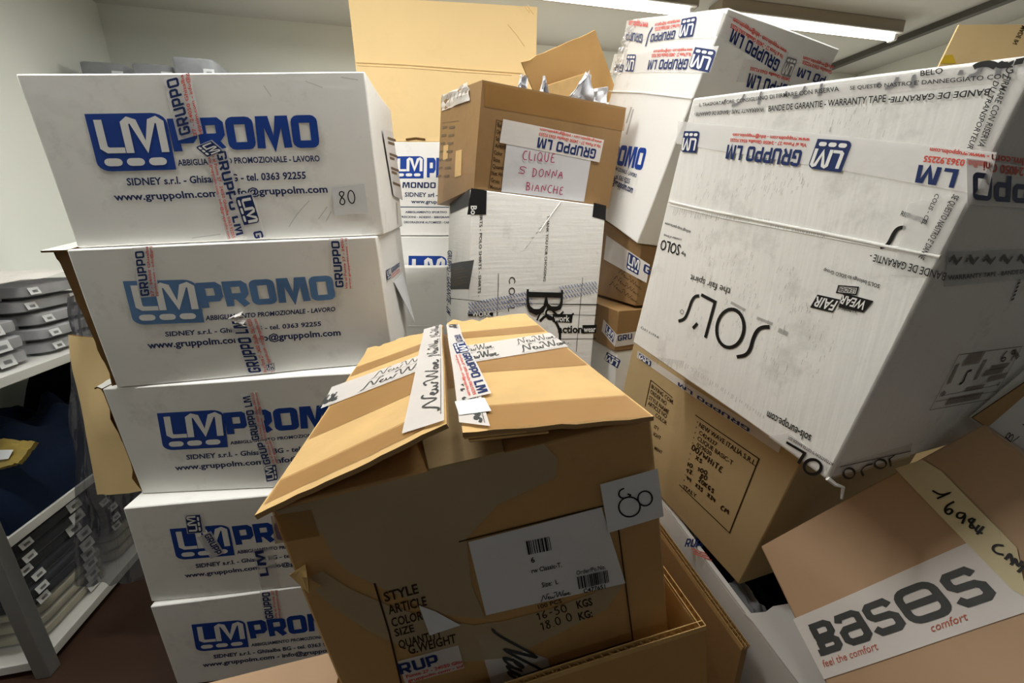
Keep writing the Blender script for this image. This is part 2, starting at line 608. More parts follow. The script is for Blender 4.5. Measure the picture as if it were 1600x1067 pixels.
# single-stroke pen capitals and digits
PEN = {
    '0': (0.6, [arc(0.3, 0.5, 0.27, 0.48, 90, 450, 14)]),
    '1': (0.4, [[(0.05, 0.72), (0.3, 1.0), (0.22, 0.0)]]),
    '2': (0.6, [[(0.05, 0.8), (0.2, 1), (0.45, 0.95), (0.5, 0.7), (0.05, 0.02), (0.58, 0.06)]]),
    '3': (0.55, [[(0.05, 0.92), (0.35, 1), (0.48, 0.8), (0.2, 0.55), (0.5, 0.35), (0.4, 0.03), (0.05, 0.08)]]),
    '4': (0.6, [[(0.15, 1), (0.05, 0.4), (0.55, 0.45)], [(0.45, 0.9), (0.4, 0)]]),
    '5': (0.6, [[(0.55, 1), (0.15, 0.97), (0.1, 0.6), (0.45, 0.6), (0.5, 0.2), (0.25, 0), (0.02, 0.1)]]),
    '6': (0.6, [[(0.45, 1), (0.15, 0.65), (0.05, 0.25), (0.25, 0), (0.5, 0.2), (0.4, 0.48), (0.08, 0.35)]]),
    '8': (0.6, [[(0.5, 0.9), (0.3, 1.0), (0.1, 0.85), (0.25, 0.6), (0.5, 0.35), (0.45, 0.05), (0.2, 0.0), (0.05, 0.2), (0.25, 0.52), (0.5, 0.75), (0.5, 0.9)]]),
    '9': (0.6, [[(0.5, 0.75), (0.3, 0.55), (0.1, 0.75), (0.25, 1), (0.5, 0.9), (0.5, 0.5), (0.3, 0)]]),
    'A': (0.65, [[(0.0, 0), (0.3, 1), (0.6, 0)], [(0.12, 0.38), (0.52, 0.40)]]),
    'B': (0.6, [[(0.1, 0), (0.12, 1)], [(0.02, 0.95), (0.45, 0.95), (0.45, 0.6), (0.12, 0.53), (0.52, 0.45), (0.5, 0.06), (0.04, 0)]]),
    'C': (0.6, [[(0.55, 0.9), (0.3, 1), (0.08, 0.7), (0.05, 0.3), (0.25, 0.02), (0.55, 0.1)]]),
    'D': (0.65, [[(0.12, 0), (0.1, 1)], [(0.0, 0.98), (0.4, 0.9), (0.58, 0.5), (0.4, 0.08), (0.04, 0.0)]]),
    'E': (0.55, [[(0.5, 0.95), (0.15, 0.9), (0.1, 0.55), (0.4, 0.52)], [(0.1, 0.55), (0.08, 0.1), (0.25, 0.0), (0.55, 0.08)]]),
    'G': (0.65, [[(0.55, 0.9), (0.25, 1), (0.05, 0.6), (0.15, 0.1), (0.45, 0.05), (0.5, 0.45), (0.3, 0.45)]]),
    'H': (0.65, [[(0.08, 1), (0.08, 0)], [(0.55, 1), (0.55, 0)], [(0.08, 0.5), (0.55, 0.52)]]),
    'I': (0.25, [[(0.12, 0.75), (0.1, 0)], [(0.12, 0.95), (0.14, 0.99)]]),
    'K': (0.6, [[(0.08, 1), (0.08, 0)], [(0.5, 1), (0.1, 0.5), (0.52, 0)]]),
    'L': (0.5, [[(0.1, 1), (0.06, 0.05), (0.48, 0.08)]]),
    'M': (0.8, [[(0.05, 0), (0.12, 1), (0.38, 0.3), (0.62, 1), (0.72, 0)]]),
    'N': (0.7, [[(0.05, 0), (0.1, 1), (0.52, 0.05), (0.6, 1)]]),
    'O': (0.65, [arc(0.32, 0.5, 0.28, 0.45, 90, 450, 12)]),
    'Q': (0.7, [arc(0.32, 0.5, 0.28, 0.45, 90, 450, 12), [(0.35, 0.3), (0.65, 0.0)]]),
    'R': (0.65, [[(0.1, 0), (0.1, 1), (0.5, 0.85), (0.45, 0.55), (0.12, 0.5), (0.58, 0)]]),
    'S': (0.55, [[(0.5, 0.85), (0.3, 1), (0.08, 0.8), (0.2, 0.55), (0.45, 0.4), (0.4, 0.05), (0.05, 0.08)]]),
    'T': (0.6, [[(0.02, 0.95), (0.58, 1)], [(0.3, 0.97), (0.28, 0)]]),
    'U': (0.65, [[(0.08, 1), (0.08, 0.2), (0.3, 0), (0.52, 0.2), (0.55, 1)]]),
    'W': (0.9, [[(0.03, 1), (0.2, 0.05), (0.42, 0.75), (0.62, 0.05), (0.82, 1)]]),
    'X': (0.6, [[(0.05, 1), (0.55, 0)], [(0.55, 1), (0.05, 0)]]),
    '/': (0.5, [[(0.4, 1.05), (0.05, -0.05)]]),
    '-': (0.5, [[(0.08, 0.5), (0.42, 0.52)]]),
    '.': (0.25, [[(0.08, 0.0), (0.16, 0.05)]]),
    ':': (0.25, [[(0.1, 0.1), (0.15, 0.14)], [(0.1, 0.6), (0.15, 0.64)]]),
    '?': (0.5, [[(0.05, 0.8), (0.25, 1), (0.45, 0.8), (0.2, 0.4), (0.2, 0.3)]]),
    ' ': (0.4, []),
}


def smooth2(pl, k=2):
    for _ in range(k):
        if len(pl) < 3:
            return pl
        q = [pl[0]]
        for a, b in zip(pl[:-1], pl[1:]):
            q += [(a[0] * .75 + b[0] * .25, a[1] * .75 + b[1] * .25), (a[0] * .25 + b[0] * .75, a[1] * .25 + b[1] * .75)]
        pl = q + [pl[-1]]
    return pl


def put_lines(M, fr, lines, w, m, de=0.0, curve=True):
    """polylines given in s, t; constant real width w (metres)"""
    dw, dh = fr.dims()
    for pl in lines:
        pl = smooth2(pl) if curve else pl
        vs, fs = ribbon([(x * dw, y * dh) for x, y in pl], w)
        M.add([fr.P(x / dw, y / dh, de) for x, y in vs], fs, m)


def put_pen(M, fr, s, m, w=0.002, gap=0.16, s0=0, s1=1, t0=0, t1=1, de=0.0):
    tot = sum(PEN[c][0] + gap for c in s) - gap
    x = 0.0
    ls = []
    for c in s:
        for pl in PEN[c][1]:
            ls.append([(s0 + (s1 - s0) * (x + a) / tot, t0 + (t1 - t0) * b) for a, b in pl])
        x += PEN[c][0] + gap
    put_lines(M, fr, ls, w, m, de)


def poly_px(M, q, pts, m, e=0.0006, n=6):
    """four-cornered patch on a surface, by its corners' places in the picture"""
    uv = [q.pix(*p) for p in pts]
    if len(uv) == 4:
        def fn(u, v):
            a, b, c, d = uv
            x = a[0] * (1 - u) * (1 - v) + b[0] * u * (1 - v) + c[0] * u * v + d[0] * (1 - u) * v
            y = a[1] * (1 - u) * (1 - v) + b[1] * u * (1 - v) + c[1] * u * v + d[1] * (1 - u) * v
            return q.flat(x, y, e)
        M.grid(fn, n, n, m)
    else:
        M.add([q.flat(x, y, e) for x, y in uv], [list(range(len(uv)))], m)


def line_px(M, q, pts, w, m, e=0.0008, curve=False):
    """a drawn line on a surface: real width w"""
    uv = [q.pix(*p) for p in pts]
    pl = [(u * q.w, v * q.h) for u, v in uv]
    if curve:
        pl = smooth2(pl)
    vs, fs = ribbon(pl, w)
    M.add([q.flat(x / q.w, y / q.h, e) for x, y in vs], fs, m)


def text_px(M, q, s, a, b, c, m, e=0.0008, **k):
    put_text(M, Frame(q, a, b, c, e), s, m, **k)


def sq_px(M, q, s, a, b, c, m, e=0.0008, **k):
    put_sq(M, Frame(q, a, b, c, e), s, m, **k)


def badge_px(M, q, a, b, c, blue='ink_blue', white='ink_white', e=0.0008):
    badge(M, Frame(q, a, b, c, e), blue, white)


RED1 = 'Via al Ponte 27 - 24050 Ghisalba 0363.92255'
RED2 = 'www.gruppolm.com - info@gruppolm.com'


def tape(parent, q, a, b, c, items, m='lm_tape', e=0.0014, n=10, name='packing_tape', jag=0.0):
    """strip of printed tape; a, b: its reading-side lower edge, c: upper corner at a. items: what is printed along it"""
    fr = Frame(q, a, b, c, e)
    T = Mesh()

    def fn(u, v):
        s = u
        if jag and u in (0.0, 1.0):
            s = u + (random.random() - 0.5) * jag
        return fr.P(s, v)
    T.grid(fn, n, 4, m)
    o = T.build(name, parent, weld=False)
    if items:
        L = Mesh()
        for it in items:
            k, s0, s1 = it[0], it[1], it[2]
            if k == 'logo':
                badge(L, fr, 'ink_navy', 'ink_white', s0, s1, 0.16, 0.94, 0.0006)
            elif k == 'name':
                put_sq(L, fr, it[3], 'ink_navy', 0.2, s0, s1, 0.46, 0.90, de=0.0006)
            elif k == 'red':
                put_text(L, fr, it[3], 'ink_red', 0.02, 0, s0, s1, 0.25, 0.38, 0.0006)
                put_text(L, fr, it[4], 'ink_red', 0.02, 0, s0, s1, 0.06, 0.18, 0.0006)
            elif k == 'text':
                put_text(L, fr, it[3], it[6], 0.015, 0, s0, s1, it[4], it[5], 0.0006)
        L.build('tape_lettering', o, weld=False, smooth=False)
    return o


# flowing script word used on the printed tape, as pen strokes in a 3.4 x 1 field
SCRIPT = [
    [(0.0, 0.02), (0.10, 0.0), (0.2, 0.2), (0.42, 0.98), (0.52, 0.6), (0.62, 0.08), (0.74, 0.4), (0.88, 1.0), (1.02, 0.98), (1.05, 0.9)],
    [(0.86, 0.28), (1.02, 0.34), (1.08, 0.46), (0.98, 0.5), (0.90, 0.3), (0.96, 0.08), (1.10, 0.1), (1.22, 0.3)],
    [(1.20, 0.45), (1.22, 0.1), (1.36, 0.14), (1.42, 0.4), (1.44, 0.1), (1.58, 0.12), (1.64, 0.42), (1.74, 0.5)],
    [(1.62, 0.8), (1.78, 1.0), (1.92, 0.95), (1.90, 0.4), (1.96, 0.05), (2.14, 0.5), (2.32, 1.0), (2.30, 0.4), (2.38, 0.05), (2.56, 0.5), (2.74, 1.02)],
    [(2.86, 0.38), (2.70, 0.40), (2.62, 0.2), (2.70, 0.05), (2.84, 0.25), (2.88, 0.4), (2.86, 0.1), (2.96, 0.1)],
    [(2.96, 0.42), (3.00, 0.1), (3.16, 0.42), (3.14, 0.44)],
    [(3.14, 0.22), (3.32, 0.36), (3.28, 0.48), (3.18, 0.35), (3.2, 0.1), (3.34, 0.08), (3.5, 0.2)],
]


def put_script(M, fr, m, s0, s1, t0, t1, w=0.0025, lines=SCRIPT, wide=3.5, de=0.0):
    put_lines(M, fr, [[(s0 + (s1 - s0) * x / wide, t0 + (t1 - t0) * y) for x, y in pl] for pl in lines], w, m, de)


def barcode(M, fr, s0, s1, t0, t1, m='ink_black', n=22, de=0.0006):
    rnd = random.Random(int(s0 * 1000 + t0 * 77 + n))
    x = s0
    step = (s1 - s0) / n
    while x < s1:
        w = step * rnd.choice((0.35, 0.5, 0.8, 1.0))
        M.add([fr.P(x, t0, de), fr.P(x + w, t0, de), fr.P(x + w, t1, de), fr.P(x, t1, de)], [[0, 1, 2, 3]], m)
        x += w + step * rnd.choice((0.3, 0.5, 0.7))
# ------------------------------------------------------------------ the cartons' corners (metres)
CORNERS = {
    'A1': {'lfb': V((-0.8782, 0.8288, 1.1877)), 'lft': V((-0.8836, 0.8169, 1.4908)), 'lkb': V((-0.9243, 1.1913, 1.2057)), 'lkt': V((-0.9345, 1.18, 1.506)), 'rfb': V((-0.2805, 0.909, 1.212)), 'rft': V((-0.2879, 0.8979, 1.5199)), 'rkb': V((-0.336, 1.2745, 1.2298)), 'rkt': V((-0.3408, 1.2629, 1.542))},
    'A2': {'lfb': V((-0.8809, 0.8263, 0.8835)), 'lft': V((-0.8827, 0.8109, 1.1851)), 'lkb': V((-0.9227, 1.186, 0.9054)), 'lkt': V((-0.9329, 1.1749, 1.203)), 'rfb': V((-0.2799, 0.9011, 0.9189)), 'rft': V((-0.2916, 0.8886, 1.209)), 'rkb': V((-0.3278, 1.2631, 0.9406)), 'rkt': V((-0.3376, 1.2524, 1.2271))},
    'A3': {'lfb': V((-0.9129, 0.8447, 0.5955)), 'lft': V((-0.9167, 0.8279, 0.8803)), 'lkb': V((-0.9236, 1.2071, 0.6082)), 'lkt': V((-0.9337, 1.196, 0.904)), 'rfb': V((-0.3096, 0.8642, 0.6164)), 'rft': V((-0.3197, 0.8532, 0.9121)), 'rkb': V((-0.3236, 1.2293, 0.629)), 'rkt': V((-0.3337, 1.2182, 0.9358))},
    'A4': {'lfb': V((-0.9316, 0.8054, 0.2979)), 'lft': V((-0.9155, 0.7954, 0.5922)), 'lkb': V((-0.9549, 1.1697, 0.3058)), 'lkt': V((-0.9651, 1.1585, 0.6035)), 'rfb': V((-0.3202, 0.8671, 0.3165)), 'rft': V((-0.3304, 0.8559, 0.6139)), 'rkb': V((-0.3576, 1.2307, 0.3239)), 'rkt': V((-0.3679, 1.2194, 0.6256))},
    'A5': {'lfb': V((-0.9266, 0.8029, 0.001)), 'lft': V((-0.9246, 0.7931, 0.2963)), 'lkb': V((-0.9751, 1.165, 0.001)), 'lkt': V((-0.9853, 1.1538, 0.3031)), 'rfb': V((-0.3316, 0.8817, 0.001)), 'rft': V((-0.3418, 0.8705, 0.3145)), 'rkb': V((-0.38, 1.2438, 0.001)), 'rkt': V((-0.3902, 1.2326, 0.3216))},
    'J': {'lfb': V((-0.1394, 0.2886, 0.6084)), 'lft': V((-0.2071, 0.2877, 0.9986)), 'lkb': V((-0.2397, 0.8117, 0.5838)), 'lkt': V((-0.3074, 0.8109, 0.974)), 'rfb': V((0.2043, 0.3532, 0.6609)), 'rft': V((0.1367, 0.3524, 1.051)), 'rkb': V((0.0979, 0.879, 0.6454)), 'rkt': V((0.0302, 0.8782, 1.0356))},
    'H': {'lfb': V((0.2426, 0.7706, 1.0069)), 'lft': V((0.2842, 0.7088, 1.4221)), 'lkb': V((0.6436, 0.9115, 0.9961)), 'lkt': V((0.6753, 0.8495, 1.4105)), 'rfb': V((0.3773, 0.4139, 0.9389)), 'rft': V((0.4056, 0.3528, 1.3568)), 'rkb': V((0.7692, 0.5563, 0.9333)), 'rkt': V((0.8009, 0.4943, 1.3477))},
    'I': {'lfb': V((0.2763, 1.0003, 0.6495)), 'lft': V((0.3084, 0.943, 1.0248)), 'lkb': V((0.6127, 1.128, 0.6402)), 'lkt': V((0.6449, 1.0707, 1.0155)), 'rfb': V((0.4276, 0.5962, 0.5809)), 'rft': V((0.4604, 0.5369, 0.9497)), 'rkb': V((0.7647, 0.722, 0.5651)), 'rkt': V((0.7969, 0.6646, 0.9404))},
    'E': {'lfb': V((-0.1755, 0.9649, 0.002)), 'lft': V((-0.1033, 1.0935, 1.3216)), 'lkb': V((-0.2864, 1.3238, 0.002)), 'lkt': V((-0.2155, 1.4501, 1.2978)), 'rfb': V((0.2011, 1.0915, 0.002)), 'rft': V((0.2713, 1.2166, 1.2852)), 'rkb': V((0.0895, 1.45, 0.002)), 'rkt': V((0.1584, 1.5728, 1.2615))},
    'D': {'lfb': V((-0.0992, 1.1027, 1.3234)), 'lft': V((-0.071, 1.0783, 1.5624)), 'lkb': V((-0.2602, 1.4746, 1.3017)), 'lkt': V((-0.2253, 1.4468, 1.6258)), 'rfb': V((0.2913, 1.2725, 1.2818)), 'rft': V((0.3186, 1.2488, 1.5448)), 'rkb': V((0.1309, 1.6444, 1.2601)), 'rkt': V((0.1665, 1.6126, 1.592))},
    'F': {'lfb': V((0.2439, 1.5556, 1.3187)), 'lft': V((0.359, 1.4057, 1.8196)), 'lkb': V((0.5814, 1.666, 1.278)), 'lkt': V((0.6908, 1.5163, 1.7798)), 'rfb': V((0.3557, 1.173, 1.1829)), 'rft': V((0.4622, 1.0223, 1.6808)), 'rkb': V((0.69, 1.2828, 1.14)), 'rkt': V((0.7983, 1.1336, 1.6436))},
    'K': {'lkt': V((0.4091, 0.5411, 0.7223)), 'lkb': V((0.6166, 0.5645, 0.6039)), 'lft': V((0.3922, 0.215, 0.6213)), 'lfb': V((0.5997, 0.2384, 0.5029)), 'rkt': V((0.5832, 0.448, 0.9964)), 'rkb': V((0.7906, 0.4714, 0.878)), 'rft': V((0.5601, 0.1224, 0.8972)), 'rfb': V((0.7676, 0.1457, 0.7788))},
}
# ------------------------------------------------------------------ the room
LC = V((-2.27, 2.61, 0))                 # back left corner


def room(name, o, ex, ey, m, n=1, warped=False):
    M = Mesh(False)
    M.grid(lambda u, v: o + ex * u + ey * v, 8, 8, m)
    return tag(M.build(name, smooth=False), kind='structure')


def solid(name, o, ex, ey, ez, m, parent=None, bev=0.0, kind=None, warped=False):
    M = Mesh(warped)
    M.box(o, ex, ey, ez, m)
    ob = M.build(name, parent, smooth=False, bev=bev)
    if kind:
        tag(ob, kind=kind)
    return ob


BK = 5.0
UP = V((0, 0, 1))
solid('floor', LC - RY * BK - UP * 0.1, RX * 5.17, RY * BK, UP * 0.1, 'floor_vinyl', kind='structure')
solid('ceiling', LC - RY * BK + UP * CEIL, RX * 5.17, RY * BK, UP * 0.1, 'ceiling_paint', kind='structure')
solid('wall_left', LC - RY * BK - RX * 0.1, RX * 0.1, RY * (BK + 0.1), UP * CEIL, 'wall_paint', kind='structure')
solid('wall_back', LC, RX * 5.17, RY * 0.1, UP * CEIL, 'wall_paint', kind='structure')
solid('wall_right', LC - RY * BK + RX * 5.17, RX * 0.1, RY * (BK + 0.1), UP * CEIL, 'wall_paint', kind='structure')
# cable trunking along the ceiling
solid('trim_1', V((2.37, 3.56, CEIL - 0.035)), RX * 0.045, -RY * 4.0, UP * 0.035, 'metal_dark', kind='structure')

# ------------------------------------------------------------------ ceiling lamps
LAMP_LABELS = ['glowing tube lamp on the ceiling above the brown carton with the raised flap',
               'glowing tube lamp on the ceiling behind the taped white carton at upper right']
for i, (p, e) in enumerate(LAMPS[:2]):
    t = thing('ceiling_lamp', V((p.x, p.y, CEIL)), LAMP_LABELS[i], 'lamp', 'ceiling tube lamps')
    solid('housing', p - RX * 0.62 - RY * 0.03 + UP * 0.02, RX * 1.24, RY * 0.12, UP * 0.064, 'fixture_brown', t, 0.004)
    solid('reflector', p - RX * 0.60 - RY * 0.045 + UP * 0.014, RX * 1.2, RY * 0.09, UP * 0.006, 'shelf_white', t)
    for s in (-1, 1):
        solid('end_cap', p + RX * (0.585 * s - 0.012) - RY * 0.022 - UP * 0.016, RX * 0.024, RY * 0.044, UP * 0.032, 'white_plastic', t, 0.004)
    M = Mesh(False)
    M.tube([p - RX * 0.575, p + RX * 0.575], 0.0135, 'tube_glass', 12)
    M.build('tube', t)


# ------------------------------------------------------------------ carton builders
def mid(*p):
    s = V((0, 0, 0))
    for q in p:
        s += q
    return s / len(p)


class Carton:
    def __init__(self, c, name, label, m, cat='carton', group=None, bev=0.003, n=10, openw=0.0, floor=0.5, inner=None):
        self.c = c
        base = mid(c['lfb'], c['rfb'], c['lkb'], c['rkb'])
        self.t = thing(name, base, label, cat, group)
        self.q = {k: Quad(*[c[x] for x in FACES[k]]) for k in FACES}
        M = Mesh()
        if not openw:
            M.hexa(c, m, n)
        else:
            im = inner or m
            for nm in ('front', 'right', 'left', 'back', 'bottom'):
                q = self.q[nm]
                M.grid(lambda u, v: q.flat(u, v), n, n, m)
            # inner skin
            cx = (c['rfb'] - c['lfb']).normalized() * openw
            cy = (c['lkb'] - c['lfb']).normalized() * openw
            ic = {}
            for a, sx in (('l', 1), ('r', -1)):
                for b, sy in (('f', 1), ('k', -1)):
                    o = cx * sx + cy * sy
                    ic[a + b + 't'] = c[a + b + 't'] + o
                    ic[a + b + 'b'] = c[a + b + 'b'].lerp(c[a + b + 't'], floor) + o
            for nm in ('front', 'right', 'left', 'back'):
                q = Quad(*[ic[x] for x in FACES[nm]])
                M.grid(lambda u, v: q.flat(u, v), n, n, im, True)
            q = Quad(*[ic[x] for x in ('lfb', 'rfb', 'rkb', 'lkb')])
            M.grid(lambda u, v: q.flat(u, v), n, n, im)
            ring = ('lft', 'rft', 'rkt', 'lkt')
            for i in range(4):
                a, b = ring[i], ring[(i + 1) % 4]
                M.grid(lambda u, v: c[a].lerp(c[b], u).lerp(ic[a].lerp(ic[b], u), v), n, 1, im)
            self.ic = ic
        self.body = M.build('body', self.t, bev=0 if openw else bev)

    def axes(self):
        c = self.c
        return ((c['rft'] - c['lft']).normalized(), (c['lkt'] - c['lft']).normalized(), (c['lft'] - c['lfb']).normalized())


def fluting(p0, p1, across, up, th, depth, pitch, name, parent, layers=1):
    """open cut edge of corrugated board: liners with wavy sheets between"""
    M = Mesh()
    ln = (p1 - p0).length
    n = max(8, int(ln / pitch * 4))
    for k in range(layers):
        a0 = across * (th * k)

        def fn(u, v):
            w = 0.5 + 0.46 * math.sin(u * ln / pitch * 2 * math.pi)
            return p0.lerp(p1, u) + a0 + across * (th * w) + up * (depth * v)
        M.grid(fn, n, 1, 'kraft_torn')
    for k in range(layers + 1):
        q = p0 + across * (th * k - 0.0005)
        M.box(q, p1 - p0, across * 0.001, up * depth, 'kraft_torn', 4)
    return M.build(name, parent, smooth=False, weld=False)


def ragged(amp, seed, freq=9.0, edge='v0'):
    """moves one side of a slab unevenly: v0/v1 top or bottom, u0/u1 ends"""
    def j(u, v):
        k = {'v0': 1 - v, 'v1': v, 'u0': 1 - u, 'u1': u}[edge]
        if k < 0.99:
            return V((0, 0, 0))
        x = u if edge[0] == 'v' else v
        return noise.noise_vector(V((x * freq, seed * 3.7, seed))) * amp
    return j
# ------------------------------------------------------------------ the stack of five white cartons, left
ABB = 'ABBIGLIAMENTO PROMOZIONALE - LAVORO'
SID = 'SIDNEY s.r.l. - Ghisalba BG - tel. 0363 92255'
WWW = 'www.gruppolm.com - info@gruppolm.com'
GRP = 'white printed cartons stacked at left'


def promo(box, logo, big, l1, l2, l3, blue='ink_blue'):
    q = box.q['front']
    M = Mesh()
    badge_px(M, q, *logo, blue=blue)
    sq_px(M, q, 'PROMO', *big, blue, stroke=0.24, gap=0.08)
    for s, p, bd in ((ABB, l1, 0.025), (SID, l2, 0.024), (WWW, l3, 0.024)):
        text_px(M, q, s, *p, 'ink_text', bold=bd)
    return M.build('printed_lettering', box.t, weld=False, smooth=False)


def plain(M, q, pts, m, e=0.0012):
    poly_px(M, q, pts, m, e)


A1 = Carton(CORNERS['A1'], 'carton', 'white printed carton topmost in the left stack, with a handwritten 80 slip', 'white_carton', group=GRP)
promo(A1, ((155, 268), (275, 264), (133, 178)), ((273, 236), (500, 230), (262, 186)),
      ((278, 258), (501, 252), (276, 249)), ((199, 289), (479, 279), (197, 278)), ((180, 313), (513, 300), (176.5, 302)))
q = A1.q['front']
tape(A1.t, q, (318, 209), (297, 114), (279, 219), [('name', 0.06, 0.98, 'GRUPPO'), ('red', 0.0, 1.0, '27 - 24050 Ghisalba', 'uppolm.com - info@g')])
tape(A1.t, q, (322, 238), (356, 374), (356, 231), [('name', 0.02, 0.98, 'GRUPPO LM'), ('red', 0.0, 1.0, RED1, RED2)], e=0.0022)
tape(A1.t, q, (362, 306), (385, 376), (395, 300), [('logo', 0.05, 0.66), ('name', 0.84, 1.0, 'G')], e=0.003)
tape(A1.t, q, (300, 231), (322, 249), (332, 219), [('logo', 0.05, 0.9)], e=0.0028)
L = Mesh()
poly_px(L, q, [(523, 336), (576, 332), (570, 287), (519, 293)], 'paper', 0.002)
lab = L.build('paper_slip', A1.t, weld=False)
L = Mesh()
put_pen(L, Frame(q, (531, 320), (557, 317), (528, 299), 0.0027), '80', 'ink_black', 0.0022)
L.build('handwriting', lab, weld=False, smooth=False)
# delivery note hanging on the end of the top carton
qr = A1.q['right']
L = Mesh()
poly_px(L, qr, [(612, 305), (627, 313), (612, 207), (596, 200)], 'paper_label', 0.004)
note = L.build('paper_note', A1.t, weld=False)
L = Mesh()
for k, (y, w) in enumerate(((215, 1), (222, .8), (240, 1), (246, .6), (262, 1), (268, .7), (285, 1))):
    line_px(L, qr, [(603 + (y - 205) * .10, y), (603 + (y - 205) * .10 + 12 * w, y + 5 * w)], 0.006, 'ink_faint', 0.0046)
L.build('note_lettering', note, weld=False, smooth=False)
L = Mesh()
q_ = A1.q['front']
for pl in ([(452, 354), (466, 332), (484, 313)], [(498, 342), (512, 322)], [(510, 345), (518, 330)], [(412, 134), (424, 152)], [(478, 128), (505, 138)], [(534, 122), (560, 126)], [(300, 372), (345, 366)]):
    line_px(L, q_, pl, 0.0012, 'ink_scuff', 0.0009, True)
L.build('scuff_marks', A1.t, weld=False, smooth=False)
L = Mesh()
line_px(L, qr, [(619, 316), (621, 350)], 0.006, 'ink_black', 0.001)
L.build('ink_mark', A1.t, weld=False, smooth=False)

A2 = Carton(CORNERS['A2'], 'carton', 'white printed carton second from the top of the left stack, print faded pale blue', 'white_carton', group=GRP)
promo(A2, ((210, 507), (319, 503), (193, 439)), ((316, 481), (524, 467), (306, 443)),
      ((321, 500), (524, 486), (320.5, 493)), ((259, 525), (502, 509), (258, 518)), ((232, 544), (533, 524), (229.5, 534)), 'ink_faded')
q = A2.q['front']
tape(A2.t, q, (250, 462), (240, 384), (219, 465), [('name', 0.03, 0.92, 'GRUPPO'), ('red', 0, 1, '27 - 24050 Ghisalba', 'ppolm.com - info@gru')])
tape(A2.t, q, (551, 451), (544, 371), (522, 452), [('name', 0.04, 0.94, 'GRUPPO'), ('red', 0, 1, 'Via al Ponte 27 - 24050', 'www.gruppolm.com - in')])
tape(A2.t, q, (430, 581), (403, 497), (385, 584), [('name', 0.02, 0.98, 'GRUPPO LM'), ('red', 0, 1, RED1, RED2)])
tape(A2.t, q, (417, 581), (431, 578), (415, 569), [('logo', 0.1, 0.9)], e=0.0025)
# crumpled tape end
C = Mesh()
qq = [q.flat(*q.pix(x, y), 0.004) for x, y in ((357, 496), (366, 502), (385, 507), (380, 485))]
n_ = q.n
C.grid(lambda u, v: qq[0].lerp(qq[1], u).lerp(qq[3].lerp(qq[2], u), v) + n_ * (0.012 * math.sin(u * 9) * v + 0.008 * noise.noise(V((u * 5, v * 5, 3)))), 10, 8, 'white_tape')
C.build('crumpled_tape', A2.t)
qr = A2.q['right']
tape(A2.t, qr, (604, 441), (624, 424), (602, 421), [('logo', 0.0, 0.25), ('name', 0.3, 1.0, 'GRUPPO'), ('red', 0.3, 1, '24050 Ghisalba', 'www.gruppolm')], e=0.002)
L = Mesh()
a, b, c, d = [qr.flat(*qr.pix(x, y), e) for x, y, e in ((614, 440, .002), (626, 425, .006), (632, 505, .03), (629, 500, .03))]
L.slab(a, d, c, b, 0.0008, 'paper')
L.build('paper_note', A2.t)

A3 = Carton(CORNERS['A3'], 'carton', 'white printed carton third from the top of the left stack, beside a kraft flap', 'white_carton', group=GRP)
promo(A3, ((256, 704), (357, 698.6), (245, 646)), ((357, 679), (557, 664), (350, 646)),
      ((361, 694.6), (548.5, 677), (360, 690)), ((292.6, 718), (541, 700), (291.5, 711)), ((275, 734.5), (568, 713), (273, 727)))
q = A3.q['front']
tape(A3.t, q, (419, 686), (403, 612), (393, 690), [('name', 0.02, 0.95, 'GRUPPO LM'), ('red', 0, 1, RED1, RED2)])
tape(A3.t, q, (437, 723), (425, 686), (412, 727), [('name', 0.05, 0.95, 'GRUP'), ('red', 0, 1, 'Via al Ponte 27', 'www.gruppolm')], e=0.0022)
tape(A3.t, q, (440, 748), (436, 722), (417, 752), [('logo', 0.05, 0.95)], e=0.0028)

A4 = Carton(CORNERS['A4'], 'carton', 'white printed carton fourth from the top of the left stack, crumpled tape over its badge', 'white_carton', group=GRP)
promo(A4, ((277, 875), (367, 867), (266, 826)), ((370, 851), (538, 833), (363, 822)),
      ((371, 865), (537, 847), (370, 860)), ((307, 887), (513, 864), (306, 881)), ((290, 902), (533, 875), (288, 896)))
q = A4.q['front']
tape(A4.t, q, (323, 831), (318, 800), (294, 833), [('logo', 0.03, 0.92)])
tape(A4.t, q, (310, 838), (331, 872), (331, 828), [('name', 0.05, 0.95, 'GRUPP')], e=0.0024)
tape(A4.t, q, (440, 918), (425, 855), (410, 922), [('name', 0.35, 0.98, 'LM')], m='clear_tape')

A5 = Carton(CORNERS['A5'], 'carton', 'white printed carton lowest of the left stack, standing on the floor', 'white_carton', group=GRP)
promo(A5, ((308, 1018), (389, 1010), (300, 975)), ((393, 997), (550, 978), (387, 971)),
      ((393, 1009.5), (548, 991), (392.5, 1005)), ((335, 1028.5), (530, 1006), (334, 1023)), ((318, 1042), (548, 1014), (317, 1036)))
q = A5.q['front']
tape(A5.t, q, (441, 965), (435, 921), (413, 967), [('name', 0.02, 0.95, 'GRUPPO'), ('red', 0, 1, 'Via al Ponte 27', 'www.gruppolm.com')])


# torn cardboard edges on the left ends of the stack
def end_strip(box, f, out, back, seed, whole=True):
    c = box.c
    ex, ey, ez = box.axes()
    a, b = c['lfb'].lerp(c['lft'], 1 - f), c['lft'].copy()
    o = -ex * out + ey * back
    M = Mesh()
    M.slab(a + ey * .004, b + ey * .004, b + o, a + o * 0.10, 0.005, 'kraft_dark', 14, 'kraft', ragged(0.010, seed, 7, 'v1'))
    M.build('torn_end_flap', box.t)


end_strip(A2, 0.98, 0.040, 0.02, 1.3)
end_strip(A3, 0.98, 0.022, 0.02, 2.1)
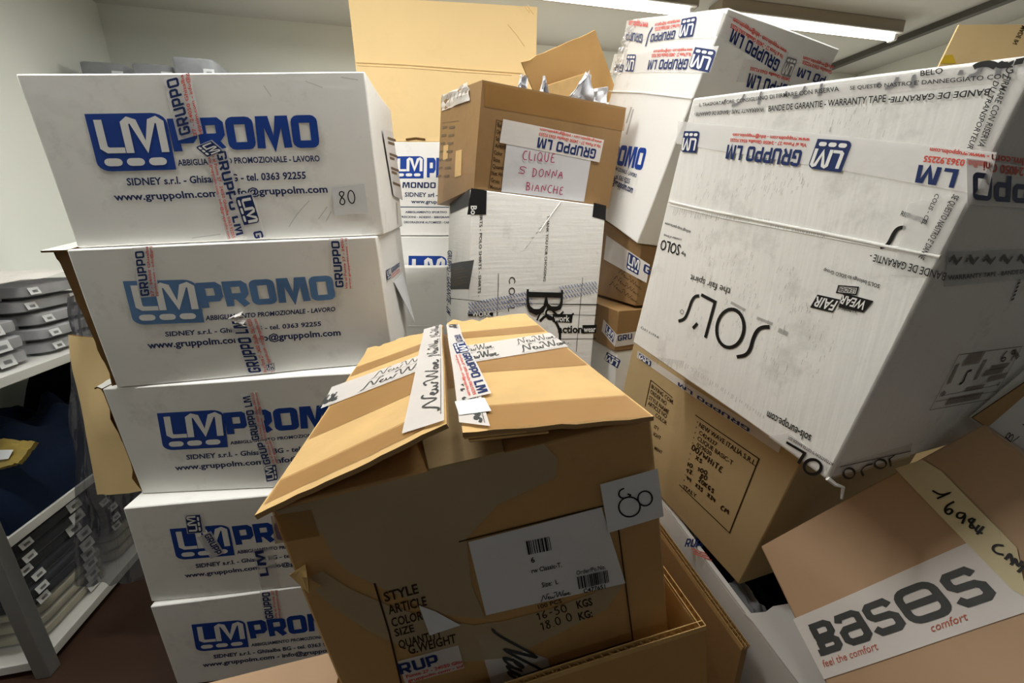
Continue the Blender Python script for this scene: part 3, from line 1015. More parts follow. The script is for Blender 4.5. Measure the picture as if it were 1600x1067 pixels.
# white lid corner of the third carton, sticking out to the left
ex, ey, ez = A3.axes()
M = Mesh()
c = A3.c
M.slab(c['lft'] + ez * .001, c['lft'] + ey * .10 + ez * .001, c['lft'] + ey * .10 - ex * .03 + ez * .001, c['lft'] - ex * .026 + ey * .015 + ez * .001, 0.004, 'white_carton', 6, 'kraft_dark', ragged(0.006, 4, 9, 'v1'))
M.build('lid_corner', A3.t)
ex, ey, ez = A2.axes()
c = A2.c
M = Mesh()
M.slab(c['lft'], c['lft'] + ey * .12 + UP * .014, c['lft'] + ey * .12 - ex * .05 + UP * .014, c['lft'] - ex * .055 + ey * .01, 0.004, 'white_carton', 6, 'kraft_dark')
M.build('lid_corner', A2.t)
# kraft end flap of the third carton, swung open to the left
yk = 0.95


def at_y(px, py, y):
    return at(px, py, y / ray(px, py).y)


M = Mesh()
a, b, c_, d = at_y(152, 773, yk), at_y(228, 766, yk - 0.03), at_y(185, 530, yk - 0.02), at_y(106, 524, yk)
M.slab(a, b, c_, d, 0.006, 'kraft_yellow', 10, 'kraft_dark', lambda u, v: V((0, -0.03 * u * (1 - u) - 0.01 * noise.noise(V((u * 3, v * 3, 1))), 0)))
M.build('kraft_end_flap', A3.t)
# ------------------------------------------------------------------ brown carton in front, with its lid ajar
J = Carton(CORNERS['J'], 'carton', 'large brown carton in the centre foreground, lid ajar and marked 80', 'kraft_front')
jx, jy, jz = J.axes()
jz = jx.cross(jy).normalized()
c = J.c
fl_a = on_plane(398, 806, c['lft'] + jz * .004, jz)
fl_b = on_plane(697, 662, c['lft'] - jy * .012, jy)
fl_c = on_plane(691, 507, c['lkt'], jy)
fl_d = on_plane(574, 547, c['lkt'] + jz * .004, jz)
fr_a = on_plane(723, 676, c['lft'] - jy * .012, jy)
fr_b = on_plane(1024, 650, c['rft'] + jz * .006, jz)
fr_c = on_plane(821, 491, c['rkt'] + jz * .006, jz)
fr_d = on_plane(697, 503, c['lkt'], jy)
flapL, flapR = Quad(fl_a, fl_b, fl_c, fl_d), Quad(fr_a, fr_b, fr_c, fr_d)


def sag(u, v):
    return V((0, 0, 0.006 * math.sin(u * math.pi) * (1 - v) - 0.004 * noise.noise(V((u * 4, v * 4, 5)))))


def wavy(amp, seed):
    def j(u, v):
        k = V((0, 0, 0))
        if v > 0.99:
            k += noise.noise_vector(V((u * 9, seed, 0))) * amp
        if v < 0.01:
            k += noise.noise_vector(V((u * 5, seed, 4))) * amp * 0.2 + noise.noise_vector(V((u * 40, seed, 9))) * amp * 0.07
        return k
    return j


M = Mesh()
M.slab(fl_a, fl_b, fl_c, fl_d, 0.0045, 'kraft_light', 14, 'kraft_brown', wavy(0.008, 2.2))  # edges of both flaps in darker brown, the shadow along them put into the colour
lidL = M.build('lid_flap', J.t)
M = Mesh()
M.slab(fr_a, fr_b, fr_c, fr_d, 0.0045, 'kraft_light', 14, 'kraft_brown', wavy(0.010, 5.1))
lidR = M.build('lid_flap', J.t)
# front lip of the right flap, peeled layers of board
M = Mesh()
for k in range(2):
    o = -jz * (0.005 + 0.003 * k) - jy * 0.002 * k
    M.slab(fr_a + o + jx * .004 * k, fr_a.lerp(fr_b, 0.42) + o * 0.7, fr_a.lerp(fr_b, 0.42).lerp(fr_c, .03) + o, fr_a.lerp(fr_d, .05) + o, 0.0015, 'kraft_torn', 6)
M.build('peeled_edge', lidR)
# inner flap showing in the gap
M = Mesh()
a = c['lft'].lerp(c['rft'], 0.44) + jz * .002
M.slab(a - jx * .02, a + jx * .05, a + jx * .06 + jy * .16 + jz * .012, a - jx * .04 + jy * .16 + jz * .012, 0.004, 'kraft_olive', 5)
M.build('inner_flap', J.t)


def strip_uv(parent, q, pts, m, e, name='packing_tape'):
    T = Mesh()

    def fn(u, v):
        a, b, c2, d = pts
        x = (a[0] * (1 - u) + b[0] * u) * (1 - v) + (d[0] * (1 - u) + c2[0] * u) * v
        y = (a[1] * (1 - u) + b[1] * u) * (1 - v) + (d[1] * (1 - u) + c2[1] * u) * v
        return q.flat(x, y, e)
    T.grid(fn, 12, 8, m)
    return T.build(name, parent, weld=False)


# brown tape bands across both flaps
for v0, v1 in ((0.0, 0.10), (0.30, 0.46), (0.68, 0.78)):
    strip_uv(lidR, flapR, [(0.12, v0), (0.985, v0), (0.985, v1), (0.12, v1)], 'brown_tape', 0.0012)
for v0, v1 in ((0.02, 0.09), (0.24, 0.42), (0.66, 0.76)):
    strip_uv(lidL, flapL, [(0.02, v0), (0.88, v0), (0.88, v1), (0.02, v1)], 'brown_tape', 0.0012)


def script_tape(parent, q, a, b, cc, rows, m='white_tape', e=0.0018, rule=True):
    fr = Frame(q, a, b, cc, e)
    T = Mesh()
    T.grid(lambda u, v: fr.P(u, v), 14, 5, m)
    o = T.build('printed_tape', parent, weld=False)
    L = Mesh()
    for s0, s1, t0, t1, w in rows:
        put_script(L, fr, 'ink_charcoal', s0, s1, t0, t1, w, de=0.0006)
        if rule:
            put_lines(L, fr, [[(s0 - 0.02, t0 - 0.05), (s1, t0 - 0.05)]], 0.0007, 'ink_charcoal', 0.0006)
    L.build('tape_lettering', o, weld=False, smooth=False)
    return o


# white tape: across the flaps, and along the seam
script_tape(lidL, flapL, (502, 640), (690, 567), (520, 606), [(-0.02, 0.12, 0.1, 0.55, 0.0022), (0.32, 0.95, 0.12, 0.5, 0.0022), (0.40, 0.98, 0.58, 0.95, 0.0014)])
script_tape(lidR, flapR, (741, 568), (889, 543), (731, 541), [(-0.1, 0.26, 0.1, 0.5, 0.0022), (0.5, 1.05, 0.1, 0.5, 0.0022), (-0.1, 0.26, 0.55, 0.95, 0.0014), (0.52, 1.0, 0.55, 0.95, 0.0014)])
script_tape(lidL, flapL, (695, 661), (691, 508), (628, 682), [(0.05, 0.42, 0.12, 0.62, 0.0028), (0.46, 0.72, 0.12, 0.6, 0.0026), (0.76, 1.0, 0.12, 0.6, 0.0024)], e=0.0026)
script_tape(lidR, flapR, (718, 508), (766, 670), (698, 508), [(0.76, 0.99, 0.2, 0.75, 0.003), (0.0, 0.08, 0.2, 0.8, 0.003)], e=0.0026)
tape(lidR, flapR, (700, 528), (731, 628), (722, 524), [('logo', 0.20, 0.42), ('name', 0.0, 0.18, 'RUPPO LM'), ('name', 0.44, 0.98, 'GRUPPO LM'), ('red', 0.44, 0.98, RED1, RED2)], m='white_tape', e=0.0034)
lb = tape(lidR, flapR, (710, 632), (717, 654), (757, 626), [], m='paper', e=0.0034)

# front of the brown carton
q = J.q['front']
T = Mesh()
uvs = [q.pix(*p) for p in ((430, 798), (560, 765), (690, 730), (850, 692), (872, 716), (868, 745), (852, 750), (800, 762), (770, 795), (728, 840), (740, 935), (760, 965), (700, 960), (600, 918), (545, 893), (520, 868), (505, 835))]
cx, cy = sum(p[0] for p in uvs) / len(uvs), sum(p[1] for p in uvs) / len(uvs)
T.add([q.flat(x, y, 0.0010) for x, y in uvs] + [q.flat(cx, cy, 0.0010)], [[i, (i + 1) % len(uvs), len(uvs)] for i in range(len(uvs))], 'milky_tape')
T.build('milky_tape', J.t, weld=False)
T = Mesh()
band = [((478, 905), (505, 890)), ((520, 945), (548, 918)), ((580, 985), (610, 945)), ((645, 1015), (680, 965)), ((720, 1032), (740, 975)), ((800, 1025), (790, 968)), ((880, 985), (860, 950)), ((950, 950), (930, 925)), ((976, 910), (962, 900))]
vs = [q.flat(*q.pix(*p), 0.0013) for ab in band for p in ab]
T.add(vs, [[2 * i, 2 * i + 2, 2 * i + 3, 2 * i + 1] for i in range(len(band) - 1)], 'milky_tape')
T.build('milky_tape', J.t, weld=False)
# dark corner tape at the upper left
T = Mesh()
poly_px(T, q, [(432, 848), (500, 836), (486, 795), (424, 805)], 'brown_tape', 0.0016)
T.build('packing_tape', J.t, weld=False)
# ruled frame and stencilled lines
L = Mesh()
line_px(L, q, [(716, 845), (944, 788)], 0.0016, 'ink_brown', 0.0012)
line_px(L, q, [(967, 825), (990.5, 998.5), (868, 1037), (700, 1092)], 0.0016, 'ink_brown', 0.0012)
line_px(L, q, [(586, 909), (609, 984), (628, 1067)], 0.0018, 'ink_brown', 0.0016)
for s, a, b, t_ in (('STYLE', (603, 938), (655, 924), (599, 924)), ('ARTICLE', (609, 957.5), (668, 943), (605.5, 944)), ('COLOR', (614, 977), (662, 965), (611, 964)),
                    ('SIZE', (619, 992), (649, 984), (616, 981)), ('QUANTITY', (625, 1011), (692, 993), (622, 999)), ('G.WEIGHT', (640, 1020), (714, 1001), (637, 1007))):
    text_px(L, q, s, a, b, t_, 'ink_brown', 0.0016, bold=0.02)
for s, a, b, t_ in (('KGS', (904, 949), (928, 943), (901, 938)), ('KG:', (907, 967), (928, 961.5), (904, 956))):
    text_px(L, q, s, a, b, t_, 'ink_brown', 0.0016, bold=0.03)
put_pen(L, Frame(q, (842, 967), (888, 953), (838, 956), 0.0017), '16-50', 'ink_brown', 0.0014)
put_pen(L, Frame(q, (848, 983), (896, 967), (844, 971), 0.0017), '18.0 0', 'ink_brown', 0.0014)
text_px(L, q, '100 PCS', (843, 950), (880, 940), (841, 944), 'ink_brown', 0.0012)
L.build('printed_lettering', J.t, weld=False, smooth=False)
# shipping label
T = Mesh()
poly_px(T, q, [(760, 958), (977.6, 908.6), (940, 789), (731, 844)], 'paper_label', 0.0022, 10)
lab = T.build('shipping_label', J.t, weld=False)
fr = Frame(q, (760, 958), (977.6, 908.6), (731, 844), 0.0028)
L = Mesh()
barcode(L, fr, 0.36, 0.52, 0.70, 0.88, n=12)
put_text(L, fr, '6', 'ink_black', 0.02, 0, 0.37, 0.395, 0.58, 0.65)
put_text(L, fr, 'rw Classic-T.', 'ink_black', 0.015, 0, 0.36, 0.57, 0.44, 0.50)
put_text(L, fr, 'Size:  L', 'ink_black', 0.015, 0, 0.41, 0.525, 0.215, 0.28)
put_script(L, fr, 'ink_charcoal', 0.38, 0.60, 0.02, 0.11, 0.0009)
put_text(L, fr, 'Order/Po.No.', 'ink_black', 0.008, 0, 0.66, 0.87, 0.28, 0.34)
barcode(L, fr, 0.66, 0.88, 0.08, 0.26, n=20)
put_text(L, fr, 'C477651', 'ink_black', 0.02, 0, 0.69, 0.85, 0.0, 0.06)
L.build('label_lettering', lab, weld=False, smooth=False)
# the 80 slip, wrapping a little past the edge
T = Mesh()
poly_px(T, q, [(950, 828), (1035, 803), (1026, 728), (937, 752.5)], 'paper', 0.0034, 8)
slip = T.build('paper_slip', J.t, weld=False)
L = Mesh()
lines = [[(966, 771.5), (965, 767), (968, 762), (973.5, 758)], ]


def circ(cx_, cy_, rx, ry, a0=0, a1=360, n=22):
    return [(cx_ + rx * math.cos(math.radians(a0 + (a1 - a0) * i / n)), cy_ + ry * math.sin(math.radians(a0 + (a1 - a0) * i / n))) for i in range(n + 1)]


line_px(L, q, [(974, 758), (967, 761), (965, 769), (971, 774), (980, 772), (985, 768.5), (979, 767)], 0.0017, 'ink_black', 0.004, True)
line_px(L, q, circ(982, 787, 16.5, 15.5), 0.0017, 'ink_black', 0.004)
line_px(L, q, circ(1006, 774, 11, 11.5), 0.0017, 'ink_black', 0.004)
L.build('handwriting', slip, weld=False, smooth=False)
# torn scrap of board
M = Mesh()
pp = [q.flat(*q.pix(x, y), e) for x, y, e in ((457, 890, .006), (480, 878, .003), (490, 874, .004), (488, 886, .012), (507, 907, .006), (491, 910, .012))]
M.slab(pp[0], pp[5], pp[3], pp[1], 0.001, 'kraft_torn', 5)
M.slab(pp[5], pp[4], pp[3], pp[3].lerp(pp[0], .3), 0.001, 'kraft_torn', 5)
M.build('torn_scrap', J.t)
# printed tapes on the lower front
tape(J.t, q, (634, 1065), (726, 1040), (622, 1030), [('name', -0.02, 0.62, 'RUP'), ('red', 0.05, 1.0, 'Ponte 27 - 24050 Ghis', 'gruppolm.com - inf')], m='lm_tape', e=0.002)
T = Mesh()
poly_px(T, q, [(672, 990), (720, 974), (680, 952), (655, 943)], 'paper', 0.0019, 5)
T.build('paper_scrap', J.t, weld=False)
script_tape(J.t, q, (745, 985), (775, 1090), (858, 1028), [(-0.15, 1.3, 0.25, 0.9, 0.005)], e=0.0012, rule=False)

# ------------------------------------------------------------------ open carton that the brown one sits in
o = c['lft']


def jp(a, b, w):
    return o + jx * a + jy * b + jz * w


def to_floor(p, z=0.002):
    return p - jz * ((p.z - z) / jz.z)


jw = (c['rft'] - c['lft']).length
jd = (c['lkt'] - c['lft']).length
KS = 0.88
RIM = -0.277 * KS
NC = {}
for a, u in (('l', -0.024), ('r', jw + 0.036 * KS)):
    for b, v in (('f', -0.028 * KS), ('k', jd + 0.026)):
        NC[a + b + 't'] = jp(u, v, RIM - 0.006)
        NC[a + b + 'b'] = to_floor(NC[a + b + 't'])
N = Carton(NC, 'open_carton', 'open brown carton on the floor, holding the large brown carton marked 80', 'kraft', openw=0.007, floor=1 - 0.172 * KS / (NC['lft'] - NC['lfb']).length, inner='kraft_light')
for nm, a, b, ac in (('cut_edge', 'lft', 'rft', jy), ('cut_edge', 'rft', 'rkt', -jx)):
    fluting(NC[a], NC[b], ac, jz, 0.006, 0.006, 0.009, nm, N.t)
M = Mesh()
M.slab(jp(-0.204 * KS, -0.03 * KS, -0.285 * KS), jp(-0.016, -0.03 * KS, -0.281 * KS), jp(-0.016, 0.085 * KS, -0.281 * KS), jp(-0.204 * KS, 0.098 * KS, -0.285 * KS), 0.006, 'kraft_pink', 8, 'kraft_torn')
nf = M.build('side_flap', N.t)

# ------------------------------------------------------------------ kraft boxes behind
Ic = CORNERS['I']
I = Carton(Ic, 'carton', 'olive brown carton wedged under the big white carton, with a framed shipping list', 'kraft_olive')
q = I.q['front']


def k8(x, y):
    return (960 + x / 2.667, 520 + y / 2.667)


L = Mesh()
line_px(L, q, [k8(340, 340), k8(605, 525), k8(481, 832), k8(270, 630)], 0.0022, 'ink_brown')
line_px(L, q, [k8(243, 268), k8(152, 197), k8(126, 305)], 0.0022, 'ink_brown')
for s, a, b, t_ in (('BUYING COM.', (152, 228), (245, 297), (156, 213)), ('ORDER NO', (147, 250), (215, 302), (151, 235)), ('STYLE NAME', (141, 274), (224, 338), (145, 259)),
                    ('ARTICLE NO', (137, 297), (215, 355), (141, 282)), ('COLOR', (168, 347), (215, 383), (172, 332)), ('ITY', (163, 395), (182, 408), (166, 381)), ('IGHT', (160, 425), (190, 445), (163, 411)),
                    ('MENT', (164, 482), (196, 503), (167, 470)), ('NEW WAVE ITALIA S.R.L.', (354, 388), (590, 556), (359, 371)), ('C424337', (354, 419), (428, 473), (358, 404)),
                    ('CLIQUE BASIC-T', (347, 443), (494, 552), (351, 427)), ('029030', (343, 470), (405, 513), (347, 454)), ('ITALY', (288, 645), (340, 686), (292, 631))):
    text_px(L, q, s, k8(*a), k8(*b), k8(*t_), 'ink_brown', bold=0.012)
for s, a, b, t_ in (('00/WHITE', (322, 482), (448, 582), (329, 462)), ('XS', (338, 522), (365, 543), (343, 508)), ('10. 100', (302, 550), (386, 590), (306, 536)), ('12.  80', (300, 578), (386, 612), (304, 563)),
                    ('20KGS', (350, 615), (414, 668), (355, 600)), ('44  X35  X34', (300, 605), (420, 705), (304, 592)), ('CM', (443, 733), (476, 755), (449, 716))):
    put_pen(L, Frame(q, k8(*a), k8(*b), k8(*t_), 0.0009), s, 'ink_brown', 0.0026)
for y in range(360, 650, 22):
    line_px(L, q, [k8(348 - (y - 360) * .24, y + 8), k8(350 - (y - 360) * .24, y + 10)], 0.003, 'ink_brown')
L.build('printed_lettering', I.t, weld=False, smooth=False)
tape(I.t, q, k8(700, 462), k8(100, 75), k8(688, 500), [('name', 0.15, 0.62, 'GRUPPO LM'), ('logo', 0.86, 0.98)], m='lm_tape', e=0.002)

# white open carton below
ii = I.axes()
inz = ii[0].cross(ii[1]).normalized()
p0 = Ic['lfb'] - inz * 0.012


def m_at(px, py):
    return on_plane(px, py, p0, inz)


ml0, ml1 = m_at(1036, 788), m_at(1243, 1067)
md = (ml1 - ml0).normalized()
mr = (inz.cross(md)).normalized()
if mr.x < 0:
    mr = -mr
MC = {}
for a, u in (('l', 0.0), ('r', 0.52)):
    for b, v in (('k', -0.10), ('f', (ml1 - ml0).length + 0.10)):
        p = ml0 + mr * u + md * v
        MC[a + b + 't'] = p
        MC[a + b + 'b'] = V((p.x, p.y, 0.002))
Mb = Carton(MC, 'open_carton', 'white open carton on the floor, dark clothes inside, brown cartons resting on it', 'white_carton', openw=0.006, floor=0.62)
# near lid flap, folded shut, with a ragged inner edge
h0, h1 = m_at(1166, 962), m_at(1236, 955)
f0 = MC['lft']
depth = (h0 - f0).dot(-md)
M = Mesh()
up_ = inz * 0.006
M.slab(MC['lft'] + up_, MC['rft'] + up_, MC['rft'] - md * depth + up_, MC['lft'] - md * depth + up_, 0.005, 'white_carton', 16, 'white_torn', ragged(0.010, 8, 14, 'v1'))
M.build('lid_flap', Mb.t)
# side wall of kraft, cut edge showing its double corrugation
w0 = m_at(1030, 800) - mr * 0.012
kd = m_at(1184, 1004) - mr * 0.012
across = -mr
M = Mesh()
b0, b1 = w0 - inz * 0.016, kd - inz * 0.016
M.slab(b1 + across * .014 - V((0, 0, 0.46)), b1 + across * .014, b0 + across * .014, b0 + across * .014 - V((0, 0, 0.46)), 0.013, 'kraft_brown', 8)
kf = M.build('kraft_side_flap', Mb.t)
fluting(b0, b1, across, inz, 0.0068, 0.010, 0.011, 'cut_edge', kf, 2)
# white fold beside it
M = Mesh()
M.slab(MC['lft'] + inz * .005, MC['lft'] + mr * .009 + inz * .006, MC['lkt'] + mr * .009 + inz * .006, MC['lkt'] + inz * .005, 0.004, 'white_carton', 10)
M.build('folded_rim', Mb.t)
# tape printed GRUPPO over the rim
qrim = Quad(MC['lft'] + inz * .005 - mr * .002, MC['lft'] + mr * .03 + inz * .008, MC['lkt'] + mr * .03 + inz * .008, MC['lkt'] + inz * .005 - mr * .002)
L = Mesh()
sq_px(L, qrim, 'RUPP', (1069, 855), (1102, 857), (1073, 842), 'ink_navy', 0.002)
for k in range(3):
    line_px(L, qrim, [(1080 + k * 2, 858 + k * 4), (1104 + k * 4, 866 + k * 5)], 0.002, 'ink_red', 0.002)
L.build('tape_lettering', Mb.t, weld=False, smooth=False)


def cloth_heap(name, label, cat, fn_o, ex, ey, ez, h, m, seed, nu=28, nv=28, group=None, folds=6.0, parent=None):
    """a rumpled heap on a base o, ex, ey"""
    M = Mesh(False)

    def fn(u, v):
        r = min(1.0, 6 * min(u, 1 - u, v, 1 - v)) ** 0.5
        p = fn_o + ex * u + ey * v
        z = h * r * (0.72 + 0.32 * noise.noise(V((u * folds, v * folds * 0.7, seed))) + 0.13 * math.sin(9 * (u + 0.4 * v) + 3 * noise.noise(V((u * 3, v * 3, seed + 4)))))
        return p + ez * max(z, 0.0)
    M.grid(fn, nu, nv, m)
    M.grid(lambda u, v: fn_o + ex * u + ey * v, 4, 4, m, True)
    o_ = M.build(name, parent, weld=False)
    if label:
        tag(o_, label, cat, group)
    return o_


ic = Mb.ic
fo = ic['lkb'] + UP * 0.002
cloth_heap('dark_garment', 'black garments heaped inside the white open carton', 'clothes', ic['lfb'].lerp(ic['rkb'], .04) + UP * .004, (ic['rfb'] - ic['lfb']) * .9, (ic['lkb'] - ic['lfb']) * .9, UP, 0.17, 'dark_cloth', 3.1)
g0 = m_at(1134, 900) - inz * 0.035 + mr * .012
cloth_heap('gray_garment', 'folded light grey garment at the edge of the black clothes in the white open carton', 'clothes', g0, mr * .035, md * .075, UP, 0.03, 'gray_cloth', 6.0)

# ------------------------------------------------------------------ big white carton, upper right
H = Carton(CORNERS['H'], 'carton', 'big worn white carton at right, tilted, covered in printed tape', 'white_carton_worn')
q = H.q['front']


def c5(x, y):
    return (1040 + x / 2.857, 60 + y / 2.857)


def c6(x, y):
    return (980 + x / 2.223, 300 + y / 2.223)


def c7(x, y):
    return (1340 + x / 2.423, 340 + y / 2.423)


# crease ridge across the front
M = Mesh()
pts = [q.flat(*q.pix(x, y), 0.0005) for x, y in ((1047, 315), (1090, 325), (1180, 344), (1280, 364), (1390, 386), (1470, 401))]
M.tube(pts, 0.0018, 'white_carton_worn', 8)
pts = [q.flat(*q.pix(x, y), 0.0) for x, y in ((1048, 321), (1130, 341), (1280, 370), (1430, 397))]
M.tube(pts, 0.0010, 'white_carton_worn', 6)
M.build('crease', H.t)
L = Mesh()
# main upside-down brand lettering: thin strokes
W_ = 0.0052
line_px(L, q, [c6(495, 470), c6(470, 470), c6(450, 482), c6(436, 512), c6(428, 545), c6(412, 568), c6(380, 573)], W_, 'ink_black', 0.001, True)
line_px(L, q, [c6(358 + 47 * math.cos(math.radians(a)) - 8 * math.sin(math.radians(a)), 474 + 66 * math.sin(math.radians(a)) + 6 * math.cos(math.radians(a))) for a in range(0, 361, 12)], W_, 'ink_black', 0.001)
line_px(L, q, [c6(271, 505), c6(305, 382), c6(257, 356)], W_, 'ink_black', 0.001)
line_px(L, q, [c6(244, 455), c6(228, 472)], W_, 'ink_black', 0.001)
line_px(L, q, [c6(250, 360), c6(236, 361), c6(224, 375), c6(212, 412), c6(200, 440), c6(178, 447)], W_, 'ink_black', 0.001, True)
line_px(L, q, [c6(190 + 6 * math.cos(a * .52), 415 + 7 * math.sin(a * .52)) for a in range(13)], 0.0008, 'ink_black', 0.001)
text_px(L, q, 'the fair spirit', c6(361, 336), c6(222, 285), c6(354, 360), 'ink_black', 0.001, bold=0.0)
text_px(L, q, 'SOLO', c6(188, 183), c6(121, 164), c6(180, 220), 'ink_black', 0.001, bold=0.01)
text_px(L, q, 'by', c6(204, 213), c6(189, 205), c6(201, 224), 'ink_black', 0.001)
text_px(L, q, 'sologroup-paris.com', c6(222, 134), c6(134, 104), c6(220, 144), 'ink_black', 0.001)
text_px(L, q, 'a member of Group', c6(190, 162), c6(130, 146), c6(188, 170), 'ink_black', 0.001)
text_px(L, q, 'sols-europe.com', c6(642, 844), c6(488, 760), c6(632, 872), 'ink_black', 0.001, bold=0.01)
text_px(L, q, "SOL'S belongs to SOLO Group", c6(880, 321), c6(684, 266), c6(877, 334), 'ink_black', 0.001)
poly_px(L, q, [c6(735, 400), c6(822, 418), c6(858, 378), c6(752, 350)], 'ink_black', 0.001)
poly_px(L, q, [c6(636, 402), c6(715, 419), c6(742, 374), c6(662, 357)], 'ink_black', 0.001)
text_px(L, q, 'WEAR', c6(838, 380), c6(750, 358), c6(822, 408), 'ink_white', 0.0014, bold=0.02)
text_px(L, q, 'FAIR', c6(735, 380), c6(660, 364), c6(716, 412), 'ink_white', 0.0014, bold=0.02)
line_px(L, q, [c6(729, 350), c6(797, 356), c6(804, 331), c6(736, 326), c6(729, 350)], 0.0014, 'ink_black', 0.001)
text_px(L, q, 'LEADER', c6(797, 336), c6(739, 331), c6(793, 351), 'ink_black', 0.0012)
text_px(L, q, 'is a member of', c6(800, 412), c6(735, 398), c6(797, 424), 'ink_black', 0.0012)
text_px(L, q, 'w e a r e  c o r p', c6(112, 500), c6(50, 465), c6(108, 510), 'ink_black', 0.001, bold=0)
# black curl and loose words
line_px(L, q, [c6(967, 124), c6(946, 124), c6(930, 138), c6(914, 172), c6(902, 188), c6(880, 193)], 0.0036, 'ink_black', 0.001, True)
text_px(L, q, 'RIER UPON', c6(950, 82), c6(1040, 112), c6(956, 66), 'ink_black', 0.001, bold=0.01)
# scuffs in rows where the flutes show through
rnd = random.Random(5)
for (x0, y0, x1, y1, n, ln) in ((165, 55, 330, 80, 34, 22), (330, 80, 500, 95, 26, 12), (500, 110, 690, 150, 30, 12), (70, 565, 200, 585, 30, 28), (200, 590, 480, 780, 30, 16)):
    for i in range(n):
        u = (i + rnd.random() * .7) / n
        x, y = x0 + (x1 - x0) * u, y0 + (y1 - y0) * u
        l_ = ln * (0.4 + 0.8 * rnd.random())
        line_px(L, q, [c6(x, y), c6(x - l_ * .28, y + l_)], 0.0009, 'ink_scuff', 0.0009)
for (xa, ya, xb, yb, n) in ((330, 200, 460, 480, 60), (600, 380, 720, 640, 30), (250, 120, 300, 300, 24), (450, 420, 560, 640, 30), (520, 250, 600, 420, 24), (200, 300, 330, 640, 24)):
    for i in range(n):
        x, y = xa + (xb - xa) * rnd.random(), ya + (yb - ya) * rnd.random()
        l_ = 6 + 16 * rnd.random()
        line_px(L, q, [c6(x, y), c6(x - l_ * .3, y + l_)], 0.0006, 'ink_scuff', 0.0009)
for (xa, ya, xb, yb, n) in ((60, 350, 130, 420, 24), (640, 300, 1000, 420, 30), (300, 590, 640, 700, 60), (140, 600, 260, 720, 20)):
    for i in range(n):
        x, y = xa + (xb - xa) * rnd.random(), ya + (yb - ya) * rnd.random()
        l_ = 8 + 22 * rnd.random()
        line_px(L, q, [c5(x, y), c5(x - l_ * .32, y + l_)], 0.0006, 'ink_scuff', 0.0009)
line_px(L, q, [c6(360, 384), c6(410, 412)], 0.004, 'ink_scuff', 0.0009)
line_px(L, q, [c6(450, 438), c6(505, 460)], 0.004, 'ink_scuff', 0.0009)
line_px(L, q, [c6(525, 480), c6(558, 495)], 0.006, 'ink_scuff', 0.0009)
L.build('printed_lettering', H.t, weld=False, smooth=False)
# the printed tape across the upper front (reads upside down)
fr = Frame(q, (1560, 238), (1062, 190), (1545, 306), 0.0016)
T = Mesh()
T.grid(lambda u, v: fr.P(u, v), 24, 4, 'lm_tape')
tp = T.build('packing_tape', H.t, weld=False)
L = Mesh()
badge(L, Frame(q, (1333, 222), (1278, 218.5), (1314, 271), 0.002), 'ink_navy', 'ink_white')
badge(L, Frame(q, (1095.5, 206), (1071, 205.5), (1089, 239.5), 0.002), 'ink_navy', 'ink_white')
sq_px(L, q, 'GRUPPO LM', (1254.5, 236), (1138, 226.5), (1248, 262), 'ink_navy', 0.002)
text_px(L, q, RED1, (1261, 226), (1142, 217), (1260, 231.5), 'ink_red', 0.002, bold=0.03)
text_px(L, q, RED2, (1266, 217.5), (1146, 209), (1264.7, 223.5), 'ink_red', 0.002, bold=0.03)
sq_px(L, q, 'LM', (1501, 265), (1437, 258), (1492, 294), 'ink_navy', 0.002)
text_px(L, q, 'salba 0363.92255', (1545, 253), (1446, 244), (1542, 263), 'ink_red', 0.002, bold=0.03)
text_px(L, q, '- www.gruppolm.com', (1549, 242), (1455, 231.5), (1547, 249), 'ink_red', 0.002, bold=0.03)
L.build('tape_lettering', tp, weld=False, smooth=False)
# warranty tape along the top edge
fr = Frame(q, (1086, 181), (1590, 124), (1085.5, 166), 0.0014)
T = Mesh()
T.grid(lambda u, v: fr.P(u, v), 24, 4, 'clear_tape')
tp = T.build('warranty_tape', H.t, weld=False)
L = Mesh()
text_px(L, q, 'BANDE DE GARANTIE - WARRANTY TAPE -', (1201, 175.5), (1393, 160), (1201, 167), 'ink_black', 0.002, bold=0.015, shear=0.15)
text_px(L, q, 'BANDE DE GARANTIE', (1551, 138.5), (1394, 153), (1548, 149), 'ink_black', 0.002, bold=0.015)
text_px(L, q, 'WARRANTY TAPE - BANDE DE GARANTIE -', (1195, 169), (1086.5, 177), (1194, 175.5), 'ink_black', 0.002, bold=0.015)
text_px(L, q, "SE QUESTO NASTRO E' DANNEGGIATO CON", (1329, 142), (1582, 122), (1328, 136.5), 'ink_black', 0.002, bold=0.01, shear=0.2)
text_px(L, q, 'IL TRASPORTATORE, CONSIGLIANO DI FIRMARE CON RISERVA', (1094, 168), (1312, 144), (1093, 163), 'ink_black', 0.002, bold=0.01, shear=0.2)
text_px(L, q, 'BELO', (1440, 120), (1476, 115), (1439, 112), 'ink_black', 0.002, shear=0.1)
for x0, y0, k in ((1130, 150, 1.0), (1225, 138, 1.0), (1370, 124, 1.0), (1500, 104, 1.1)):
    line_px(L, q, [(x0 + 34 * k, y0 - 2), (x0 + 27 * k, y0 + 12), (x0 + 14 * k, y0 + 16)], 0.003, 'ink_gray', 0.0019, True)
    line_px(L, q, [(x0 + 60 * k, y0 - 6), (x0 + 55 * k, y0 + 14)], 0.003, 'ink_gray', 0.0019)
    line_px(L, q, [(x0 + 5, y0 + 6), (x0 + 1, y0 + 14)], 0.003, 'ink_gray', 0.0019)
line_px(L, q, [(1560, 104), (1548, 99), (1530, 102), (1524, 106)], 0.0045, 'ink_black', 0.002, True)
line_px(L, q, circ(1572, 98, 9, 4, 180, -10), 0.0045, 'ink_black', 0.002)
line_px(L, q, [(1598, 91), (1594, 101)], 0.005, 'ink_black', 0.002)
